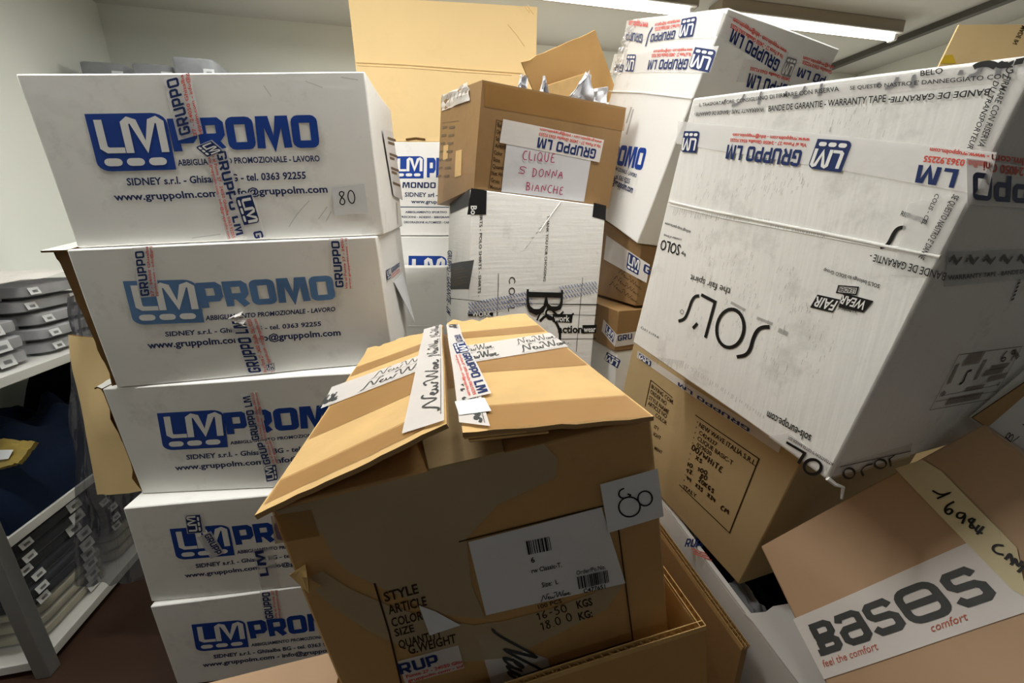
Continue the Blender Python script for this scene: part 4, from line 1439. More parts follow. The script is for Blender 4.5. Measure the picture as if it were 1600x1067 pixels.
text_px(L, q, 'G', (1575, 116), (1587, 114), (1574, 105), 'ink_black', 0.002)
# tape running down the right edge
text_px(L, q, 'FIRMARE CON RISERVA', (1573, 118), (1530, 228), (1583, 121), 'ink_black', 0.002, bold=0.01)
text_px(L, q, 'DU TRANSPORTEUR', (1556, 126), (1513, 232), (1564, 129), 'ink_black', 0.002)
text_px(L, q, "SE QUESTO NASTRO E' DANNE", (1492, 303), (1437, 402), (1501, 307), 'ink_black', 0.002, bold=0.01)
text_px(L, q, 'COLIS - CEL', (1464, 302), (1441, 350), (1470, 305), 'ink_black', 0.002)
text_px(L, q, 'BANDE DE GARANTIE -', (1482, 426), (1362, 396), (1478, 438), 'ink_black', 0.002, bold=0.012)
L.build('tape_lettering', tp, weld=False, smooth=False)
T = Mesh()
poly_px(T, q, [(1395, 430), (1452, 432), (1520, 300), (1420, 318)], 'crinkle_tape', 0.0014, 10)
T.build('crinkled_tape', H.t, weld=False)
T = Mesh()
poly_px(T, q, [(1438, 404), (1466, 404), (1616, 112), (1575, 118)], 'clear_tape', 0.0012)
T.build('edge_tape', H.t, weld=False)
# bottom edge tape with heavy marks
T = Mesh()
poly_px(T, q, [(1200, 682), (1291, 746), (1294, 722), (1232, 676)], 'clear_tape', 0.0012)
bt = T.build('edge_tape', H.t, weld=False)
L = Mesh()
line_px(L, q, [c6(555, 868), c6(620, 905), c6(598, 942)], 0.0036, 'ink_black', 0.002)
line_px(L, q, [c6(648 + 30 * math.cos(a * .3), 953 + 26 * math.sin(a * .3)) for a in range(0, 22)], 0.0036, 'ink_black', 0.002)
text_px(L, q, 'ATTENTION SI CETTE BANDE EST', c6(722, 940), c6(562, 846), c6(719, 950), 'ink_black', 0.002)
L.build('tape_lettering', bt, weld=False, smooth=False)

# right-hand end
qr = H.q['right']
fr = Frame(qr, (1700, 272), (1506, 247), (1690, 330), 0.0016)
T = Mesh()
T.grid(lambda u, v: fr.P(u, v), 14, 4, 'lm_tape')
tp = T.build('packing_tape', H.t, weld=False)
L = Mesh()
sq_px(L, qr, 'GRUPPO', (1690, 286), (1515, 268), (1684, 322), 'ink_navy', 0.002)
text_px(L, qr, 'Via al Ponte 27 - 24050 Ghi', (1690, 274), (1532, 253), (1688, 285), 'ink_red', 0.002, bold=0.03)
text_px(L, qr, '- info@gruppolm.com', (1690, 258), (1545, 241), (1688, 268), 'ink_red', 0.002, bold=0.03)
L.build('tape_lettering', tp, weld=False, smooth=False)
fr = Frame(qr, (1475, 446), (1660, 432), (1478, 392), 0.0016)
T = Mesh()
T.grid(lambda u, v: fr.P(u, v), 14, 4, 'gray_tape')
tp = T.build('packing_tape', H.t, weld=False)
L = Mesh()
text_px(L, qr, 'WARRANTY TAPE - BANDE DE GARANTIE', (1478, 436), (1640, 424), (1478, 429), 'ink_black', 0.0022, bold=0.02)
for i in range(5):
    x = 1480 + i * 27
    line_px(L, qr, [(x, 408), (x + 6, 399), (x + 12, 410), (x + 20, 400)], 0.003, 'ink_charcoal', 0.0022)
L.build('tape_lettering', tp, weld=False, smooth=False)
T = Mesh()
lq = [c7(270, 722), c7(510, 680), c7(620, 485), c7(380, 515)]
L = Mesh()
line_px(L, qr, lq + [lq[0]], 0.0008, 'ink_faint', 0.001)
for a, b in (((305, 670), (530, 628)), ((292, 690), (523, 652))):
    line_px(L, qr, [c7(*a), c7(*b)], 0.0007, 'ink_faint', 0.001)
line_px(L, qr, [c7(428, 573), c7(412, 578), c7(402, 600), c7(395, 620), c7(380, 625)], 0.003, 'ink_brown', 0.001, True)
for (x0, y0, x1, y1, w) in ((405, 535, 470, 525, .016), (375, 550, 340, 625, .008), (480, 535, 440, 610, .008), (475, 585, 550, 572, .009), (500, 565, 570, 553, .007), (490, 607, 560, 592, .009),
                            (405, 645, 475, 633, .007), (335, 690, 465, 667, .011), (318, 655, 325, 665, .006), (590, 500, 605, 530, .006), (530, 620, 528, 632, .005)):
    n = max(4, int(math.hypot(x1 - x0, y1 - y0) / 5))
    for i in range(n):
        u0, u1 = i / n, (i + 0.55) / n
        line_px(L, qr, [c7(x0 + (x1 - x0) * u0, y0 + (y1 - y0) * u0), c7(x0 + (x1 - x0) * u1, y0 + (y1 - y0) * u1)], w, 'ink_faint', 0.001)
put_pen(L, Frame(qr, c7(535, 545), c7(590, 535), c7(545, 505), 0.001), '69', 'ink_brown', 0.0018)
for i in range(6):
    line_px(L, qr, [c7(618 - i * 6, 230 + i * 15), c7(616 - i * 6, 238 + i * 15)], 0.004, 'ink_brown', 0.001)
L.build('printed_lettering', H.t, weld=False, smooth=False)
T = Mesh()
poly_px(T, qr, [(1296, 748), (1420, 712), (1424, 690), (1305, 728)], 'clear_tape', 0.0012)
bt = T.build('edge_tape', H.t, weld=False)
L = Mesh()
line_px(L, qr, circ(1325, 737, 9, 8), 0.003, 'ink_black', 0.002)
line_px(L, qr, [(1348, 741), (1343, 733), (1350, 725), (1362, 722)], 0.003, 'ink_black', 0.002, True)
line_px(L, qr, circ(1374, 722, 9, 7), 0.003, 'ink_black', 0.002)
line_px(L, qr, [(1390, 726), (1388, 714), (1396, 708)], 0.003, 'ink_black', 0.002)
line_px(L, qr, [(1310, 727), (1420, 702)], 0.0012, 'ink_black', 0.002)
L.build('tape_lettering', bt, weld=False, smooth=False)
# dangling shred at the lower corner
M = Mesh()
p_ = H.c['rfb']
M.tube([p_ + UP * .002, p_ + V((.008, -.004, -.004)), p_ + V((.016, -.006, -.006)), p_ + V((.018, -.006, -.022))], [0.003, .0025, .002, .0015], 'white_torn', 6)
M.build('torn_shred', H.t)
# ------------------------------------------------------------------ tilted carton, lower right
K = Carton(CORNERS['K'], 'carton', 'pinkish brown carton leaning at lower right, wide printed tape across its face', 'kraft_pink')
qk = Quad(*[CORNERS['K'][k] for k in ('lft', 'rft', 'rkt', 'lkt')])


def c1(x, y):
    return (1160 + x / 2.498, 640 + y / 2.498)


M = Mesh()
fr = Frame(qk, (1290, 1063), (1640, 946), (1240, 968), 0.0012)
M.grid(lambda u, v: fr.P(u, v), 16, 6, 'white_tape')
tp = M.build('printed_tape', K.t, weld=False)
L = Mesh()
fr = Frame(qk, c1(312, 966), c1(1012, 738), c1(250, 846), 0.002)
BASOS = [
    (0.0, 0.70, [[(0.08, 1.0 - .1), (0.50, 0.9), (0.6, 0.82), (0.6, 0.62), (0.52, 0.53), (0.08, 0.53)], [(0.08, 0.40), (0.52, 0.40), (0.6, 0.32), (0.6, 0.18), (0.52, 0.1), (0.0, 0.1)], [(0.16, 0.9), (0.16, 0.53)], [(0.16, 0.40), (0.16, 0.0)]]),
    (0.78, 0.70, [[(0.08, 0.74), (0.14, 0.88), (0.52, 0.88), (0.62, 0.8), (0.62, 0.2), (0.52, 0.1), (0.18, 0.1), (0.08, 0.2), (0.08, 0.42), (0.18, 0.5), (0.62, 0.5)]]),
    (1.56, 0.72, [[(0.64, 0.74), (0.56, 0.88), (0.18, 0.88), (0.1, 0.8), (0.1, 0.6), (0.18, 0.51), (0.54, 0.49), (0.64, 0.4), (0.64, 0.18), (0.54, 0.1), (0.16, 0.1), (0.06, 0.24)]]),
    (2.36, 0.98, [rrect(0.1, 0.08, 0.90, 0.92, 0.22, 4), [(0.1, 0.5), (0.9, 0.5)]]),
    (3.46, 0.72, [[(0.64, 0.74), (0.56, 0.88), (0.18, 0.88), (0.1, 0.8), (0.1, 0.6), (0.18, 0.51), (0.54, 0.49), (0.64, 0.4), (0.64, 0.18), (0.54, 0.1), (0.16, 0.1), (0.06, 0.24)]]),
]
for x, w, st in BASOS:
    for pl in st:
        vs, fs = ribbon(pl, 0.19)
        L.add([fr.P((x + vx) / 4.18, vy) for vx, vy in vs], fs, 'ink_charcoal')
for a, b, cc in ((c1(325, 1010), c1(537, 938), c1(316, 982)),):
    text_px(L, qk, 'feel the comfort', a, b, cc, 'ink_rust', 0.002, bold=0.0)
text_px(L, qk, 'comfort', c1(745, 873), c1(888, 825), c1(737, 842), 'ink_rust', 0.002, bold=0.0)
L.build('tape_lettering', tp, weld=False, smooth=False)
M = Mesh()
poly_px(M, qk, [c1(1060, 706), c1(1120, 740), c1(1080, 545), c1(1010, 470)], 'masking_tape', 0.0022)
poly_px(M, qk, [c1(870, 512), c1(1060, 706), c1(1010, 472), c1(780, 238)], 'masking_tape', 0.0023)
poly_px(M, qk, [c1(600, 230), c1(872, 513), c1(782, 239), c1(704, 194)], 'masking_tape', 0.0022)
mt = M.build('masking_tape', K.t, weld=False)
L = Mesh()
for pl in ([(750, 318), (785, 338), (830, 322), (768, 350)], [(836, 362), (805, 378), (798, 402), (815, 415), (832, 400), (820, 388), (800, 400)],
           [(880, 410), (852, 404), (844, 424), (866, 430), (882, 410), (868, 450)], [(912, 428), (890, 434), (905, 452), (918, 468), (895, 466), (904, 448), (918, 430)],
           [(935, 455), (915, 478), (948, 488)], [(952, 460), (925, 492)],
           [(1030, 536), (998, 532), (985, 548), (1000, 566), (1030, 572)], [(1035, 590), (1058, 562), (1062, 600)], [(1040, 582), (1064, 580)], [(1058, 612), (1078, 580), (1082, 622), (1105, 596)], [(1085, 640), (1115, 610), (1118, 650)]):
    line_px(L, qk, [c1(*p) for p in pl], 0.0022, 'ink_black', 0.0032, True)
L.build('handwriting', mt, weld=False, smooth=False)

# white carton at the edge of the picture, behind the leaning one
kc_ = CORNERS['K']
kS = (kc_['rkt'] - kc_['rft']).normalized()
kn = (kc_['rkb'] - kc_['rkt']).normalized()
la, lb_ = at(1541, 664, 0.522), at(1660, 566, 0.498)
le = lb_ - la
lf_ = kn * 0.16 + kS * 0.004
lb3 = la + lf_
ln = le.cross(lf_).normalized()
if ln.dot(CAM - la) < 0:
    ln = -ln
LCc = {}
for a, u in (('l', 0.0), ('r', 1.25)):
    for b, v in (('k', 0.0), ('f', 1.0)):
        p = la + le * u + lf_ * v
        LCc[a + b + 't'] = p
        LCc[a + b + 'b'] = p - ln * 0.022
Lc_ = Carton(LCc, 'carton', 'white carton at the right edge, behind the leaning pinkish brown carton', 'white_carton')
ql = Quad(*[LCc[k] for k in ('lft', 'rft', 'rkt', 'lkt')])
L = Mesh()
put_pen(L, Frame(ql, (1576, 691), (1585, 678), (1568, 683), 0.001), 'B', 'ink_black', 0.0014)
line_px(L, ql, [(1580, 689), (1587, 684), (1592, 680)], 0.0014, 'ink_black', 0.001)
line_px(L, ql, [(1583, 698), (1591, 701)], 0.0014, 'ink_black', 0.001)
line_px(L, ql, [(1597, 661), (1602, 663)], 0.0014, 'ink_black', 0.001)
L.build('handwriting', Lc_.t, weld=False, smooth=False)
M = Mesh()
M.slab(at(1543, 666, 0.516), at(1662, 566, 0.492), at(1660, 558, 0.497), at(1519, 651, 0.522), 0.003, 'kraft_brown', 8, 'kraft_dark')
M.build('kraft_lid_flap', Lc_.t)

# ------------------------------------------------------------------ white carton with black corners, behind the big brown one
E_ = Carton(CORNERS['E'], 'carton', 'white carton with black printed corners and sideways lettering, under the brown carton', 'white_carton_lined')
q, qL = E_.q['front'], E_.q['left']


def c2(x, y):
    return (680 + x / 3.334, 280 + y / 3.334)


L = Mesh()
poly_px(L, q, [c2(165, 186), c2(264, 186), c2(268, 62), c2(186, 47)], 'ink_black', 0.0008)
poly_px(L, q, [c2(818, 196), c2(886, 214), c2(890, 138), c2(826, 122)], 'ink_black', 0.0008)
sqr = Frame(q, c2(184, 140), c2(184, 186), c2(214, 140), 0.0014)
put_text(L, sqr, 'Bo', 'ink_white', 0.02)
text_px(L, q, 'SHIRTS - POLO SHIRTS - SHIRTS -', c2(232, 150), c2(221, 612), c2(246, 150), 'ink_black', bold=0.01)
text_px(L, q, 'THANK YOU FOR CHOOSING', c2(584, 190), c2(562, 532), c2(597, 190), 'ink_black', bold=0.01)
text_px(L, q, 'C O L L', c2(383, 508), c2(378, 690), c2(416, 508), 'ink_black', bold=0.0)
# big serif letters, sideways
fr = Frame(q, c2(474, 572), c2(474, 710), c2(664, 578), 0.0026)
for pl, w in (([(0.0, 0.97), (0.5, 0.97)], 0.06), ([(0.0, 0.03), (0.55, 0.03)], 0.06), ([(0.20, 0.0), (0.20, 1.0)], 0.20),
              ([(0.42, 0.965), (0.58, 0.95), (0.70, 0.89), (0.75, 0.76), (0.69, 0.63), (0.56, 0.555), (0.3, 0.535)], [.06, .09, .15, .19, .15, .08, .05]),
              ([(0.3, 0.53), (0.62, 0.50), (0.80, 0.41), (0.87, 0.27), (0.80, 0.13), (0.64, 0.05), (0.42, 0.03)], [.05, .08, .16, .22, .16, .09, .06])):
    vs, fs = ribbon(pl, w)
    L.add([fr.P(x, y) for x, y in vs], fs, 'ink_black')
for pl, w in (([c2(722, 700), c2(690, 725), c2(640, 715), c2(600, 672), c2(572, 690), c2(590, 735), c2(640, 720), c2(668, 690)], 0.006),
              ([c2(545, 740), c2(580, 705), c2(625, 735), c2(652, 790), c2(650, 850), c2(625, 880)], 0.008),
              ([c2(530, 735), c2(545, 700), c2(560, 690)], 0.005)):
    line_px(L, q, pl, w, 'ink_black', 0.0009, True)
poly_px(L, q, [c2(612, 744), c2(712, 748), c2(718, 704), c2(612, 702)], 'ink_black', 0.001)
text_px(L, q, 'work', c2(620, 740), c2(700, 742), c2(620, 708), 'ink_white', 0.0014, bold=0.02)
text_px(L, q, 'action', c2(640, 800), c2(768, 800), c2(640, 762), 'ink_black', 0.001, bold=0.03)
poly_px(L, q, [c2(768, 804), c2(838, 800), c2(842, 758), c2(768, 760)], 'ink_black', 0.001)
text_px(L, q, 'wear', c2(774, 796), c2(836, 794), c2(774, 768), 'ink_white', 0.0014, bold=0.02)
poly_px(L, q, [c2(170, 712), c2(300, 712), c2(300, 694), c2(170, 692)], 'ink_black', 0.001)
text_px(L, q, 'WORK', c2(190, 714), c2(290, 714), c2(190, 690), 'ink_white', 0.0014, bold=0.03)
for pl in ([(80, 620), (280, 640)], [(345, 646), (850, 655)], [(610, 650), (850, 652)], [(560, 704), (848, 708)], [(640, 832), (840, 830)], [(328, 490), (322, 712)], [(766, 512), (735, 900)]):
    line_px(L, q, [c2(*p) for p in pl], 0.0016, 'ink_black', 0.0009)
line_px(L, q, [c2(60, 462), c2(300, 545), c2(860, 556)], 0.0006, 'ink_scuff', 0.0009)
# scuffs of the crease
rnd = random.Random(9)
for i in range(26):
    u = rnd.random()
    x, y = 650 - 190 * u, 125 + 250 * u
    line_px(L, q, [c2(x, y), c2(x - 8 - 10 * rnd.random(), y + 18 * rnd.random())], 0.0012, 'ink_scuff', 0.0009)
L.build('printed_lettering', E_.t, weld=False, smooth=False)
M = Mesh()
pts = [q.flat(*q.pix(*c2(x, y)), 0.0005) for x, y in ((655, 120), (625, 160), (590, 210), (545, 275))]
M.tube(pts, 0.0016, 'white_carton_lined', 8)
M.build('crease', E_.t)
# hatched security tape
T = Mesh()
band = [((165, 704), (190, 650)), ((335, 688), (335, 612)), ((490, 644), (490, 578)), ((650, 652), (655, 560)), ((845, 568), (840, 548))]
T.add([q.flat(*q.pix(*c2(*p)), 0.0012) for ab in band for p in ab], [[2 * i, 2 * i + 2, 2 * i + 3, 2 * i + 1] for i in range(4)], 'clear_tape')
tp = T.build('security_tape', E_.t, weld=False)
L = Mesh()
for i in range(44):
    u = i / 44
    x = 172 + 670 * u
    if 500 < x < 640:
        continue
    yc = 672 - 112 * u
    hh = 34 + 10 * math.sin(u * 3)
    for k in (-1, 0, 1):
        y0 = yc + k * hh * 0.6
        line_px(L, q, [c2(x, y0 - 8), c2(x + 13, y0 + 8)], 0.0021, 'ink_hatch', 0.0018)
L.build('tape_lettering', tp, weld=False, smooth=False)
L = Mesh()
poly_px(L, qL, [c2(80, 180), c2(178, 140), c2(182, 50), c2(78, 130)], 'ink_black', 0.0008)
poly_px(L, qL, [c2(82, 574), c2(176, 572), c2(203, 420), c2(84, 440)], 'ink_black', 0.0008)
for k in range(10):
    line_px(L, qL, [c2(90, 464 + k * 10), c2(140 + 30 * ((k * 7) % 3) / 2, 456 + k * 10)], 0.0014, 'ink_faint', 0.0012)
text_px(L, qL, 'GRUPPO - GARANTIE - LM', c2(66, 370), c2(60, 690), c2(88, 372), 'ink_navy', 0.0012, bold=0.02)
L.build('printed_lettering', E_.t, weld=False, smooth=False)

# ------------------------------------------------------------------ brown carton with the pouch, on top
D_ = Carton(CORNERS['D'], 'open_carton', 'open brown carton with a red handwritten pouch, white tissue poking out', 'kraft_deep', openw=0.005, floor=0.1)
q, qL = D_.q['front'], D_.q['left']


def c0(x, y):
    return (540 + x / 3.335, y / 3.335)


L = Mesh()
for i, s in enumerate(('Buying', 'Order No', 'Style No', 'Article', 'Color', 'Size', 'Quantity', 'Net Weight', 'Gross', 'Measure')):
    y = 652 + i * 36.5
    x = 790 - i * 4.2
    text_px(L, q, s, c0(x, y + 4), c0(x + 9 * len(s), y + 9 + 1.2 * len(s)), c0(x, y - 17), 'ink_brown', bold=0.015)
line_px(L, q, [c0(830, 634), c0(785, 622), c0(745, 985)], 0.0014, 'ink_brown')
L.build('printed_lettering', D_.t, weld=False, smooth=False)
T = Mesh()
poly_px(T, q, [c0(810, 1000), c0(1240, 1052), c0(1282, 800), c0(842, 700)], 'pouch_film', 0.0024, 8)
po = T.build('document_pouch', D_.t, weld=False)
fr = Frame(q, c0(1325, 845), c0(808, 745), c0(1345, 730), 0.0036)
# the tape reads upside down, so its reading lower edge is the upper one
tape(D_.t, q, c0(1345, 730), c0(818, 618), c0(1320, 846), [('name', 0.06, 0.66, 'GRUPPO LM'), ('red', 0.02, 0.66, RED1, RED2)], e=0.0032, m='white_tape')
L = Mesh()
put_pen(L, Frame(q, c0(918, 835), c0(1085, 850), c0(922, 785), 0.0042), 'CLIQUE', 'ink_magenta', 0.0022)
put_pen(L, Frame(q, c0(893, 905), c0(938, 912), c0(900, 865), 0.0042), 'S', 'ink_magenta', 0.0022)
put_pen(L, Frame(q, c0(968, 922), c0(1128, 932), c0(974, 878), 0.0042), 'DONNA', 'ink_magenta', 0.0022)
put_pen(L, Frame(q, c0(935, 992), c0(1128, 1016), c0(940, 950), 0.0042), 'BIANCHE', 'ink_magenta', 0.0022)
L.build('handwriting', po, weld=False, smooth=False)
L = Mesh()
for r in range(7):
    for (x0, w) in ((507, 20), (540, 28)):
        x, y = x0 - r * 4.5, 668 + r * 42
        line_px(L, qL, [c0(x, y), c0(x + w, y - 4)], 0.006, 'ink_faint', 0.001)
line_px(L, qL, [c0(505, 642), c0(590, 632)], 0.0012, 'ink_faint', 0.001)
poly_px(L, qL, [c0(508, 835), c0(532, 830), c0(536, 755), c0(512, 762)], 'kraft_light', 0.001)
poly_px(L, qL, [c0(568, 925), c0(602, 915), c0(606, 780), c0(574, 790)], 'kraft_light', 0.001)
L.build('printed_lettering', D_.t, weld=False, smooth=False)
T = Mesh()
a, b, cc, d = [qL.flat(*qL.pix(*c0(x, y)), 0.004) for x, y in ((508, 580), (650, 525), (640, 432), (508, 505))]
T.slab(a, b, cc, d, 0.001, 'white_tape', 8, jag=lambda u, v: D_.q['left'].n * (0.012 * noise.noise(V((u * 4, v * 4, 8)))))
tp = T.build('loose_tape', D_.t)
L = Mesh()
for i in range(5):
    line_px(L, qL, [c0(545 + i * 20, 548 - i * 9), c0(555 + i * 20, 500 - i * 4)], 0.004, 'ink_charcoal', 0.014)
L.build('tape_lettering', tp, weld=False, smooth=False)
T = Mesh()
poly_px(T, q, [(757, 165), (975, 205), (978, 172), (755, 127)], 'brown_tape', 0.001)
T.build('packing_tape', D_.t, weld=False)
# raised flap at the back right
dx_, dy_, dz_ = D_.axes()
kp = D_.c['rkt'] - dx_ * 0.02
tb = 1.30


def d_at(px, py):
    return on_plane(px, py, kp.lerp(D_.c['rft'], .45), (dy_ * 0.86 + dz_ * .1 - dx_ * .18).normalized())


a, b, cc, d = d_at(842, 160), d_at(968, 160), d_at(930, 47), d_at(816, 98)
M = Mesh()
M.slab(a, b, cc, d, 0.006, 'kraft', 10, 'kraft_torn', ragged(0.006, 3, 8, 'v1'))
M.build('raised_flap', D_.t)
M = Mesh()
a, b, cc, d = [p + (CAM - p).normalized() * .05 for p in (d_at(850, 150), d_at(925, 160), d_at(922, 113), d_at(855, 134))]
M.slab(a, b, cc, d, 0.005, 'kraft_light', 6, 'kraft_torn')
M.build('inner_flap', D_.t)


def tissue(name, pts, seed, parent=None, label=None):
    """crumpled tissue peak standing between base points a, b with a top"""
    M = Mesh()
    a, b, t_ = pts
    back = dy_ * 0.05

    def fn(u, v):
        base = a.lerp(b, u)
        p = base.lerp(t_, v ** 1.2 * (0.9 + .1 * math.sin(u * 3.1)))
        p = p + back * (0.5 - abs(u - .5)) + noise.noise_vector(V((u * 5 + seed, v * 5, seed))) * 0.010
        return p
    M.grid(fn, 12, 12, 'tissue')

    def fn2(u, v):
        return fn(u, v) + back * (0.6 * (1 - v)) + V((0, 0, 0.001))
    M.grid(fn2, 12, 12, 'tissue', True)
    o_ = M.build(name, parent, weld=False)
    if label:
        tag(o_, label, 'tissue paper', 'tissue in the open brown carton')
    return o_


tp0 = D_.c['lft'].lerp(D_.c['rft'], 0.5) + dy_ * .06
tn = dy_


def t_at(px, py, e=0.0):
    return on_plane(px, py, tp0 + dy_ * e, tn)


tissue('tissue_paper', (t_at(803, 165), t_at(832, 168), t_at(818, 115)), 1.0, None, 'white tissue peak left of the gap at the rim of the open brown carton')
tissue('tissue_paper', (t_at(842, 172, .004), t_at(862, 174, .004), t_at(855, 119, .004)), 2.0, None, 'thin pointed white tissue peak in the middle of the open brown carton')
tissue('tissue_paper', (t_at(866, 180), t_at(935, 188), t_at(922, 112)), 3.0, None, 'largest white tissue peak, in front of the raised flap of the open brown carton')
M = Mesh()
a, b, cc, d = t_at(914, 172, .03), t_at(946, 176, .03), t_at(950, 136, .03), t_at(926, 140, .02)
M.slab(a, b, cc, d, 0.004, 'tissue', 8, jag=lambda u, v: dy_ * (0.012 * noise.noise(V((u * 4, v * 4, 2)))))
tag(M.build('tissue_paper'), 'white folded tissue strip at the right corner of the open brown carton', 'tissue paper', 'tissue in the open brown carton')

# ------------------------------------------------------------------ stack between: two brown cartons and a white one
GX = V((0.942, 0.335, 0))
GY = V((-0.335, 0.942, 0))


def gbox(corner, z0, z1, w, d_):
    """corner: vertical edge nearest the gap; left face runs back along GY"""
    c_ = {}
    for a, u in (('r', 0.0), ('l', 1.0)):
        for b, v in (('f', 0.0), ('k', 1.0)):
            p = V((corner[0], corner[1], 0)) + GY * (d_ * u) + GX * (w * v)
            c_[a + b + 't'] = p + UP * z1
            c_[a + b + 'b'] = p + UP * z0
    return c_


def c4(x, y):
    return (920 + x / 3.814, 340 + y / 3.814)


g1 = gbox((0.372, 1.19), 0.998, 1.146, 0.21, 0.30)
fc_ = F_C = CORNERS['F']
fn_ = (fc_['rfb'] - fc_['lfb']).cross(fc_['lkb'] - fc_['lfb']).normalized()
for k in ('lft', 'rft', 'lkt', 'rkt'):
    p = g1[k]
    p.z = fc_['lfb'].z - (fn_.x * (p.x - fc_['lfb'].x) + fn_.y * (p.y - fc_['lfb'].y)) / fn_.z - 0.006
G1 = Carton(g1, 'carton', 'brown carton printed with script in the dark gap, third from the bottom', 'kraft_deep')
q = G1.q['front']
tape(G1.t, q, c4(90, 248), c4(345, 388), c4(106, 105), [('logo', 0.55, 0.82), ('name', 0.9, 1.2, 'GR')], m='white_tape')
L = Mesh()
for i in range(2, 6):
    fr = Frame(q, c4(70 + 26 * i, 470 - i * 36), c4(280 + 8 * i, 600 - i * 42), c4(74 + 26 * i, 436 - i * 36), 0.001)
    put_script(L, fr, 'ink_brown', 0.0, 1.0, 0.0, 1.0, 0.0014)
L.build('printed_lettering', G1.t, weld=False, smooth=False)
G2 = Carton(gbox((0.315, 1.165), 0.862, 0.990, 0.34, 0.30), 'carton', 'brown carton with white printed tape round its corner, second from the bottom in the gap', 'kraft_deep')
q = G2.q['front']
tape(G2.t, q, c4(80, 675), c4(160, 770), c4(91, 605), [('logo', 0.25, 0.85)], m='white_tape')
qr = G2.q['right']
tape(G2.t, qr, c4(160, 770), c4(280, 750), c4(160, 695), [('name', 0.1, 0.8, 'GRU')], m='white_tape')
G3 = Carton(gbox((0.322, 1.17), 0.002, 0.860, 0.36, 0.34), 'tall_carton', 'tall white carton standing on the floor under the two brown ones in the gap', 'white_carton')
q = G3.q['front']
L = Mesh()
badge_px(L, q, c4(195, 850), c4(112, 800), c4(175, 900), 'ink_navy')
L.build('printed_badge', G3.t, weld=False, smooth=False)

# ------------------------------------------------------------------ taped white carton, top right
F_ = Carton(CORNERS['F'], 'carton', 'tall white carton at the top, tilted under the right tube lamp, taped all round', 'white_carton')
q, qr = F_.q['front'], F_.q['right']


def c3(x, y):
    return (930 + x / 2.8075, y / 2.8075)


fr = Frame(q, c3(470, 62), c3(150, 84), c3(440, 178), 0.0014)
tape(F_.t, q, c3(545, 45), c3(140, 92), c3(520, 165), [], m='lm_tape')
tape(F_.t, q, c3(545, 200), c3(85, 240), c3(505, 318), [], m='lm_tape', e=0.0016)
L = Mesh()
badge_px(L, q, c3(450, 70), c3(384, 83), c3(430, 160), 'ink_navy', e=0.0024)
sq_px(L, q, 'GRUPPO', c3(358, 132), c3(250, 150), c3(348, 172), 'ink_navy', 0.0024)
text_px(L, q, RED1, c3(375, 104), c3(265, 122), c3(374, 120), 'ink_red', 0.0024, bold=0.03)
text_px(L, q, RED2, c3(376, 84), c3(265, 104), c3(375, 100), 'ink_red', 0.0024, bold=0.03)
sq_px(L, q, 'GRUPP', c3(212, 150), c3(140, 140), c3(206, 190), 'ink_navy', 0.0024)
text_px(L, q, 'www.gruppolm.com', c3(236, 100), c3(150, 92), c3(234, 130), 'ink_red', 0.0024, bold=0.03)
badge_px(L, q, c3(537, 219), c3(440, 206), c3(503, 318), 'ink_navy', e=0.0024)
sq_px(L, q, 'GRUPPO LM', c3(415, 258), c3(238, 266), c3(403, 306), 'ink_navy', 0.0024)
text_px(L, q, RED1, c3(426, 231), c3(250, 240), c3(424, 247), 'ink_red', 0.0024, bold=0.03)
text_px(L, q, RED2, c3(430, 211), c3(258, 222), c3(428, 227), 'ink_red', 0.0024, bold=0.03)
badge_px(L, q, c3(182, 240), c3(142, 240), c3(168, 316), 'ink_navy', e=0.0024)
sq_px(L, q, 'GR', c3(128, 285), c3(92, 282), c3(120, 318), 'ink_navy', 0.0024)
line_px(L, q, [c3(255, 120), c3(238, 150), c3(222, 205)], 0.006, 'ink_navy', 0.0026)
sq_px(L, q, 'PROMO', c3(40, 710), c3(205, 745), c3(58, 630), 'ink_blue', stroke=0.24, gap=0.08)
text_px(L, q, ABB, c3(20, 720), c3(180, 779), c3(24, 706), 'ink_text', bold=0.02)
text_px(L, q, 'SIDNEY s.r.l. - Ghisalba BG - tel. 0363 92255', c3(-10, 745), c3(150, 806), c3(-6, 727), 'ink_text', bold=0.02)
text_px(L, q, 'www.gruppolm.com - info@gruppolm.com', c3(-40, 755), c3(162, 847), c3(-34, 730), 'ink_text', bold=0.03)
for x0, y0, x1, y1 in ((168, 480, 140, 590), (160, 470, 138, 540)):
    line_px(L, q, [c3(x0, y0), c3(x1, y1)], 0.008, 'ink_scuff', 0.0009)
L.build('printed_lettering', F_.t, weld=False, smooth=False)
M = Mesh()
pts = [q.flat(*q.pix(*c3(x, y)), 0.0006) for x, y in ((60, 402), (200, 408), (430, 432))]
M.tube(pts, 0.0025, 'white_carton', 8)
M.build('crease', F_.t)
C = Mesh()
qq = [q.flat(*q.pix(*c3(x, y)), 0.003) for x, y in ((72, 330), (112, 330), (180, 90), (135, 140))]
C.grid(lambda u, v: qq[0].lerp(qq[1], u).lerp(qq[3].lerp(qq[2], u), v) + q.n * (0.010 * noise.noise(V((u * 4, v * 14, 3)))), 8, 24, 'clear_tape')
C.build('crumpled_tape', F_.t)
tape(F_.t, qr, c3(845, 232), c3(560, 52), c3(808, 322), [], m='lm_tape')
tape(F_.t, qr, c3(1040, 292), c3(650, 258), c3(1000, 385), [], m='lm_tape', e=0.0018)
L = Mesh()
sq_px(L, qr, 'GRUPPO LM', c3(808, 268), c3(600, 122), c3(788, 318), 'ink_navy', 0.0026)
text_px(L, qr, RED1, c3(822, 246), c3(592, 100), c3(816, 262), 'ink_red', 0.0026, bold=0.03)
text_px(L, qr, RED2, c3(836, 222), c3(602, 74), c3(830, 240), 'ink_red', 0.0026, bold=0.03)
